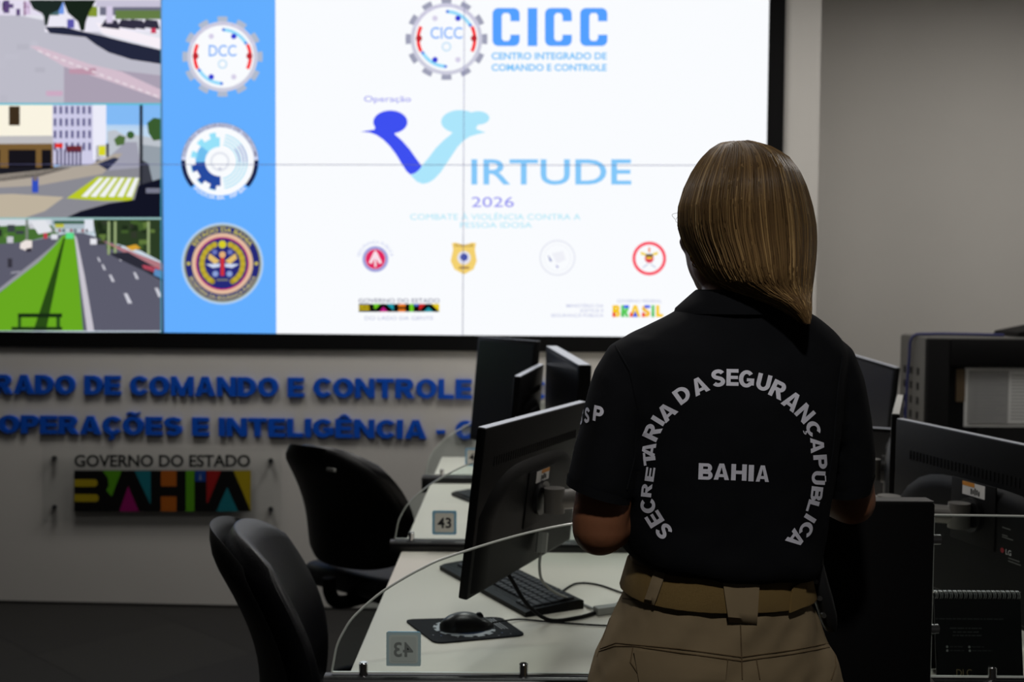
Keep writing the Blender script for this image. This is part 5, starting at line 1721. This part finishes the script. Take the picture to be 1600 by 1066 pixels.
# ---- trousers
b = B()
TR_ = [(868, 988, 1258, .098), (895, 984, 1260, .102), (925, 978, 1264, .109), (945, 970, 1270, .115), (970, 957, 1280, .121), (1000, 943, 1295, .127), (1035, 930, 1308, .133), (1066, 920, 1317, .135), (1100, 914, 1322, .132), (1135, 926, 1310, .112)]
b.loft([px_ring(y, L, R, bb, e=2.3, zt=-.03) for y, L, R, bb in TR_])
for s, hx in ((-1, -.088), (1, .088)):
    h0 = Vector((BX + hx * .95, YB, .83)); k0 = Vector((BX + hx * 1.1, YB + .01, .46)); a0 = Vector((BX + hx * 1.15, YB - .005, .07))
    limb(b, [h0, (h0 + k0) / 2, k0, (k0 + a0) / 2, a0], [.108, .100, .082, .075, .070])
me = remesh(b.bm, .007, 5, .5)
n_ = len(me.vertices); co = np.empty(n_ * 3, dtype=np.float32); me.vertices.foreach_get('co', co); co = co.reshape(-1, 3)
no = np.empty(n_ * 3, dtype=np.float32); me.vertices.foreach_get('normal', no); no = no.reshape(-1, 3)
for i in range(n_):
    p = co[i]; q = Vector((p[0] * 13 + p[2] * 6, p[1] * 13, p[2] * 17))
    co[i] += no[i] * (noise.fractal(q, 1.0, 2.0, 3) * .0022 + noise.noise(Vector((p[0] * 30 - p[2] * 22, p[1] * 20, p[2] * 14))) * .0045)
me.vertices.foreach_set('co', co.ravel()); me.update()
trou = link('trousers', me, KHAKI, person)
bt = BVHTree.FromPolygons([v_.co for v_ in me.vertices], [p.vertices for p in me.polygons])

for pts in (((962, 541), (984, 580), (997, 640), (992, 715), (978, 772)), ((1316, 556), (1308, 620), (1302, 700), (1293, 762))):
    seam(pts, 'armhole_seam', shirt, (bv,), SHIRT, .0016, .0004)

# ---- belt
b = B()
prof = [(-.001, .003), (.0045, 0), (.0055, .002), (.0055, .044), (.0045, .046), (-.001, .043)]
cB = P(1121, 928, YB); base = px_ring(923, 977, 1265, .110, e=2.3, zt=-.04); topr = px_ring(878, 990, 1256, .0985, e=2.3, zt=-.05)
rows = []
for d, h in prof:
    f = h / .046; ring = []
    for p0, p1 in zip(base, topr):
        p = p0 * (1 - f) + p1 * f; o = Vector((p.x - cB.x, p.y - cB.y, 0)).normalized(); ring.append(p + o * (d + .0025))
    rows.append(ring)
b.loft(rows + [rows[0]], caps=False)
bel = b.build('belt', TAN, person, True, None, 50)
bb_ = BVHTree.FromPolygons([v_.co for v_ in bel.data.vertices], [p.vertices for p in bel.data.polygons])


def patch(q, bvhs, lift, thick, name, m, parent, nu=6, nv=8):
    """cloth piece with the outline q (four picture points), laid over the nearest surface met"""
    V = []; F_ = []
    for j in range(nv + 1):
        for i in range(nu + 1):
            u, v_ = i / nu, j / nv
            x = (q[0][0] * (1 - u) + q[1][0] * u) * (1 - v_) + (q[3][0] * (1 - u) + q[2][0] * u) * v_
            y = (q[0][1] * (1 - u) + q[1][1] * u) * (1 - v_) + (q[3][1] * (1 - u) + q[2][1] * u) * v_
            o, d = cast_px(x, y); best = None
            for k in bvhs:
                h = k.ray_cast(o, d)
                if h[0] is not None and (best is None or h[3] < best[3]): best = h
            if best is None: return None
            nn = best[1] if best[1].dot(d) < 0 else -best[1]
            V.append((best[3], o, d))
    w1 = nu + 1
    T = [v_[0] for v_ in V]
    for _ in range(2):
        T = [min([T[k]] + [T[k + q * w1] - .0006 for q in (-1, 1) if 0 <= k + q * w1 < len(T)]) for k in range(len(T))]
    if thick <= .002: T[-w1:] = [v_[0] for v_ in V[-w1:]]
    V = [v_[1] + v_[2] * (t_ - lift) for v_, t_ in zip(V, T)]
    for j in range(nv):
        for i in range(nu): F_.append([j * w1 + i, j * w1 + i + 1, (j + 1) * w1 + i + 1, (j + 1) * w1 + i])
    me = bpy.data.meshes.new(name); me.from_pydata([tuple(p) for p in V], [], F_)
    bm = bmesh.new(); bm.from_mesh(me); bmesh.ops.recalc_face_normals(bm, faces=bm.faces)
    up = sum((f.normal for f in bm.faces), Vector())
    if up.y > 0: bmesh.ops.reverse_faces(bm, faces=bm.faces)
    bmesh.ops.solidify(bm, geom=bm.faces[:], thickness=thick); bm.to_mesh(me); bm.free()
    o = link(name, me, m, parent); shade(me, 50); return o


patch(((1022, 892), (1040, 895), (1022, 946), (1005, 943)), (bt, bb_), .0022, .002, 'belt_loop', KHAKI, trou)
patch(((1129, 905), (1187, 913), (1183, 976), (1139, 973)), (bt, bb_), .0022, .002, 'back_loop', KHAKI, trou)['label'] = 'broad belt loop at the middle of the back'
patch(((1259, 906), (1271, 908), (1272, 958), (1262, 957)), (bt, bb_), .0022, .002, 'belt_loop', KHAKI, trou)
patch(((1240, 918), (1260, 905), (1259, 948), (1235, 958)), (bb_, bt), .003, .003, 'belt_tip', TAN, bel, 5, 5)


for pts in (((967, 934), (1010, 940), (1080, 952), (1136, 960)), ((1183, 962), (1230, 955), (1258, 950)), ((1157, 976), (1159, 1032), (1160, 1066)),
            ((936, 1018), (960, 1010), (990, 1010), (1060, 1020), (1158, 1033), (1240, 1022), (1304, 1010)), ((938, 1014), (962, 1005), (1060, 1014), (1158, 1027), (1240, 1016), (1302, 1004)),
            ((989, 1011), (985, 1035), (1006, 1066)), ((1137, 1031), (1133, 1066)), ((1182, 1031), (1188, 1066)), ((1304, 1012), (1306, 1040), (1298, 1066)),
            ((962, 940), (950, 975), (940, 1005), (932, 1030))):
    seam(pts, 'seam', trou, (bt,))
patch(((990, 1016), (1136, 1034), (1133, 1075), (1000, 1075)), (bt,), .0012, .0015, 'back_pocket', KHAKI, trou, 12, 6)
patch(((1184, 1034), (1303, 1016), (1300, 1075), (1188, 1075)), (bt,), .0012, .0015, 'back_pocket', KHAKI, trou, 12, 6)

# ---- knife sheath worn on the right hip
SH = mat('sheath_black', (26, 26, 27), .5, 0, .4)
b = B()
rings = []
for x0, x1, y, Y, th_ in ((1266, 1284, 880, 1.652, .018), (1266, 1290, 905, 1.652, .022), (1272, 1297, 930, 1.652, .023), (1280, 1303, 955, 1.654, .022), (1285, 1305, 972, 1.655, .018), (1290, 1304, 984, 1.656, .012)):
    l = P(x0, y, Y); r = P(x1, y, Y); c = (l + r) / 2; hw = (r.x - l.x) / 2 * 1.1
    rings.append([Vector((c.x + hw * math.copysign(abs(math.cos(a)) ** .6, math.cos(a)), c.y + th_ * math.copysign(abs(math.sin(a)) ** .6, math.sin(a)), c.z)) for a in [2 * PI * k / 20 for k in range(20)]])
b.loft(rings)
hol = b.build('hip_sheath', SH, person, True, None, 60); hol['label'] = 'black sheath with three rivets on the right hip'
for x, y in ((1275, 909), (1281, 935), (1287, 962)):
    c = P(x, y, 1.632)
    b = B(); b.cyl(c + Vector((0, .004, 0)), c - Vector((0, .0025, 0)), .0042, .0036, 14); b.build('rivet', mat('rivet_steel', (110, 108, 104), .35, .8), hol, True)
b = B(); b.tube([P(1276, 822, 1.645), P(1281, 838, 1.645), P(1285, 852, 1.645), P(1280, 862, 1.642), P(1268, 863, 1.640), P(1262, 857, 1.64)], .0022, 8); b.build('retention_loop', mat('loop_grey', (44, 44, 46), .5), hol, True)
b = B(); b.loft([[Vector((p.x + hw * math.cos(a), p.y + .016 * math.sin(a), p.z)) for a in [2 * PI * k / 16 for k in range(16)]] for p, hw in ((P(1268, 828, 1.65), .008), (P(1272, 850, 1.65), .013), (P(1275, 884, 1.652), .011))]); b.build('knife_handle', SH, hol, True)

# ---- shoes
for s, hx in ((-1, -.097), (1, .097)):
    c = Vector((BX + hx, YB, 0)); rings = []
    for y, hw, h in ((-.075, .030, .055), (-.06, .038, .075), (0, .041, .085), (.06, .043, .065), (.12, .046, .048), (.165, .040, .038), (.19, .022, .028)):
        rings.append([c + Vector((hw * math.copysign(abs(math.cos(a)) ** .7, math.cos(a)), y, max(0.001, h / 2 + h / 2 * math.copysign(abs(math.sin(a)) ** .8, math.sin(a))))) for a in [2 * PI * k / 18 for k in range(18)]])
    b = B(); b.loft(rings); sh = b.build('boot', mat('boot_black', (18, 17, 16), .45), person, True, None, 60)
    b = B(); b.box((c.x - .042, c.y - .07, .0), (c.x + .042, c.y + .18, .022), .008); b.build('sole', BLACKM, sh, True)

# ---- hair: a cap of hair and many locks that fall from the crown and sweep to the right
HR = [(222, 1150, 1151, 1.652, .002), (226, 1128, 1176, 1.654, .036), (235, 1114, 1203, 1.655, .058), (250, 1099, 1226, 1.655, .076), (270, 1086, 1241, 1.652, .091), (295, 1074, 1252, 1.650, .101),
      (325, 1065, 1261, 1.648, .106), (355, 1064.5, 1267, 1.645, .104), (380, 1072, 1268, 1.638, .098), (400, 1083, 1267.5, 1.628, .090), (420, 1094, 1266, 1.616, .080), (440, 1110, 1264, 1.606, .068),
      (455, 1136, 1263, 1.600, .055), (468, 1186, 1263, 1.580, .042), (482, 1222, 1264, 1.568, .030), (496, 1242, 1264, 1.558, .019), (509, 1256, 1262, 1.548, .007)]
HA = np.array(HR)


def hair_at(y):
    return [np.interp(y, HA[:, 0], HA[:, k]) for k in range(1, 5)]


def hair_pt(phi, y, grow=0.0):
    L, R, Yc, bq = hair_at(y)
    l = P(L, y, Yc); r = P(R, y, Yc); c = (l + r) / 2; hw = (r.x - l.x) / 2
    return Vector((c.x - (hw + grow) * math.cos(phi), Yc - (bq + grow) * math.sin(phi), c.z))


b = B()
ys = list(np.linspace(222.6, 236, 7)) + list(np.linspace(240, 508, 44))
rings = []
for y in ys:
    ring = []
    for k in range(48):
        a = 2 * PI * k / 48
        p = hair_pt(a, y, -.0025)
        # open the front for the face
        if a > PI and y > 262:
            f = min(1, (y - 262) / 40); L, R, Yc, bq = hair_at(y)
            p.y = Yc + (p.y - Yc) * (1 - .72 * f)
        ring.append(p)
    rings.append(ring)
b.loft(rings)
HBASE = mat('hair_dark', (98, 73, 44), .5, 0, .3)
hair = b.build('hair', HBASE, person, True, None, 80)
hv = []; hf_ = []; hc = []
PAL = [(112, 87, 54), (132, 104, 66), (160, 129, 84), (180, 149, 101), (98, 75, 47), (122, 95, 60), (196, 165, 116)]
NS = 2300
for s in range(NS):
    phi = PI * (rng.random() * 1.16 - .08)
    y0 = 222.8 + abs(rng.normal()) * 3.0
    yend = 506 - 46 * max(0, math.cos(phi)) * rng.random() - 26 * rng.random() ** 2
    if rng.random() < .12: yend = 330 + 140 * rng.random()
    nseg = 26
    tt = np.linspace(0, 1, nseg) ** 1.35
    lift = .0006 + .0030 * rng.random()
    rad = .00045 + .0009 * rng.random() ** 2
    # colour: streaks by place, brighter towards both sides
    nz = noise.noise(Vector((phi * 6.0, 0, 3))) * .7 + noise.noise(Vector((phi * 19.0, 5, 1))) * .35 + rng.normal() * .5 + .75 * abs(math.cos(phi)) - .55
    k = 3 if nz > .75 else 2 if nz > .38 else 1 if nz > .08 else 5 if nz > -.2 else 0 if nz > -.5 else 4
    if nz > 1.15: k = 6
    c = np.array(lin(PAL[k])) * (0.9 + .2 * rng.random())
    wob = rng.normal() * .035; ph = rng.random() * 6.28; amp = rng.normal() * .02
    pts = []
    for t in tt:
        y = y0 + (yend - y0) * t
        pts.append(hair_pt(min(PI * 1.1, max(-.1 * PI, phi + wob * t + amp * math.sin(ph + 5 * t))), y, lift * (1 - .3 * t)))
    base = len(hv)
    for i, p in enumerate(pts):
        t_ = (pts[min(i + 1, nseg - 1)] - pts[max(i - 1, 0)]); t_ = t_.normalized() if t_.length > 1e-9 else Vector((0, 0, -1))
        u = t_.cross(Vector((0, -1, 0.01))).normalized(); w_ = t_.cross(u)
        rr = rad * (1 if i < nseg - 5 else (nseg - i) / 5.5) * (0.4 if i == 0 else 1)
        for q in range(4):
            a = q * PI / 2; hv.append(p + (u * math.cos(a) * 1.5 + w_ * math.sin(a)) * rr)
    for i in range(nseg - 1):
        for q in range(4):
            q2_ = (q + 1) % 4; a0_ = base + i * 4
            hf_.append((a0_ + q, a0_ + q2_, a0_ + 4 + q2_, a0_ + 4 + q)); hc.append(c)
me = bpy.data.meshes.new('hair_strands'); me.from_pydata([tuple(p) for p in hv], [], hf_)
ca_ = me.color_attributes.new('Col', 'FLOAT_COLOR', 'CORNER')
arr = np.ones((len(me.loops), 4), dtype=np.float32); arr[:, :3] = np.repeat(np.array(hc, dtype=np.float32), 4, axis=0); ca_.data.foreach_set('color', arr.ravel())
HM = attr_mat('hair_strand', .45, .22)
HM.node_tree.nodes['Principled BSDF'].inputs['Anisotropic'].default_value = .5
for p in me.polygons: p.use_smooth = True
link('locks', me, HM, hair)
# a few flyaway strands
b = B()
for pts in (((1066, 334), (1058, 333), (1050, 336), (1055, 343)), ((1066, 338), (1058, 340), (1056, 346), (1062, 350)), ((1145, 223), (1141, 221), (1134, 222)), ((1160, 222), (1168, 219), (1180, 222)), ((1092, 432), (1090, 438), (1091, 446)), ((1262, 505), (1268, 508), (1272, 513))):
    b.tube([P(x, y, 1.64) for x, y in pts], .00035, 4)
b.build('flyaway_hairs', mat('hair_fly', (90, 70, 45), .5), hair, True)
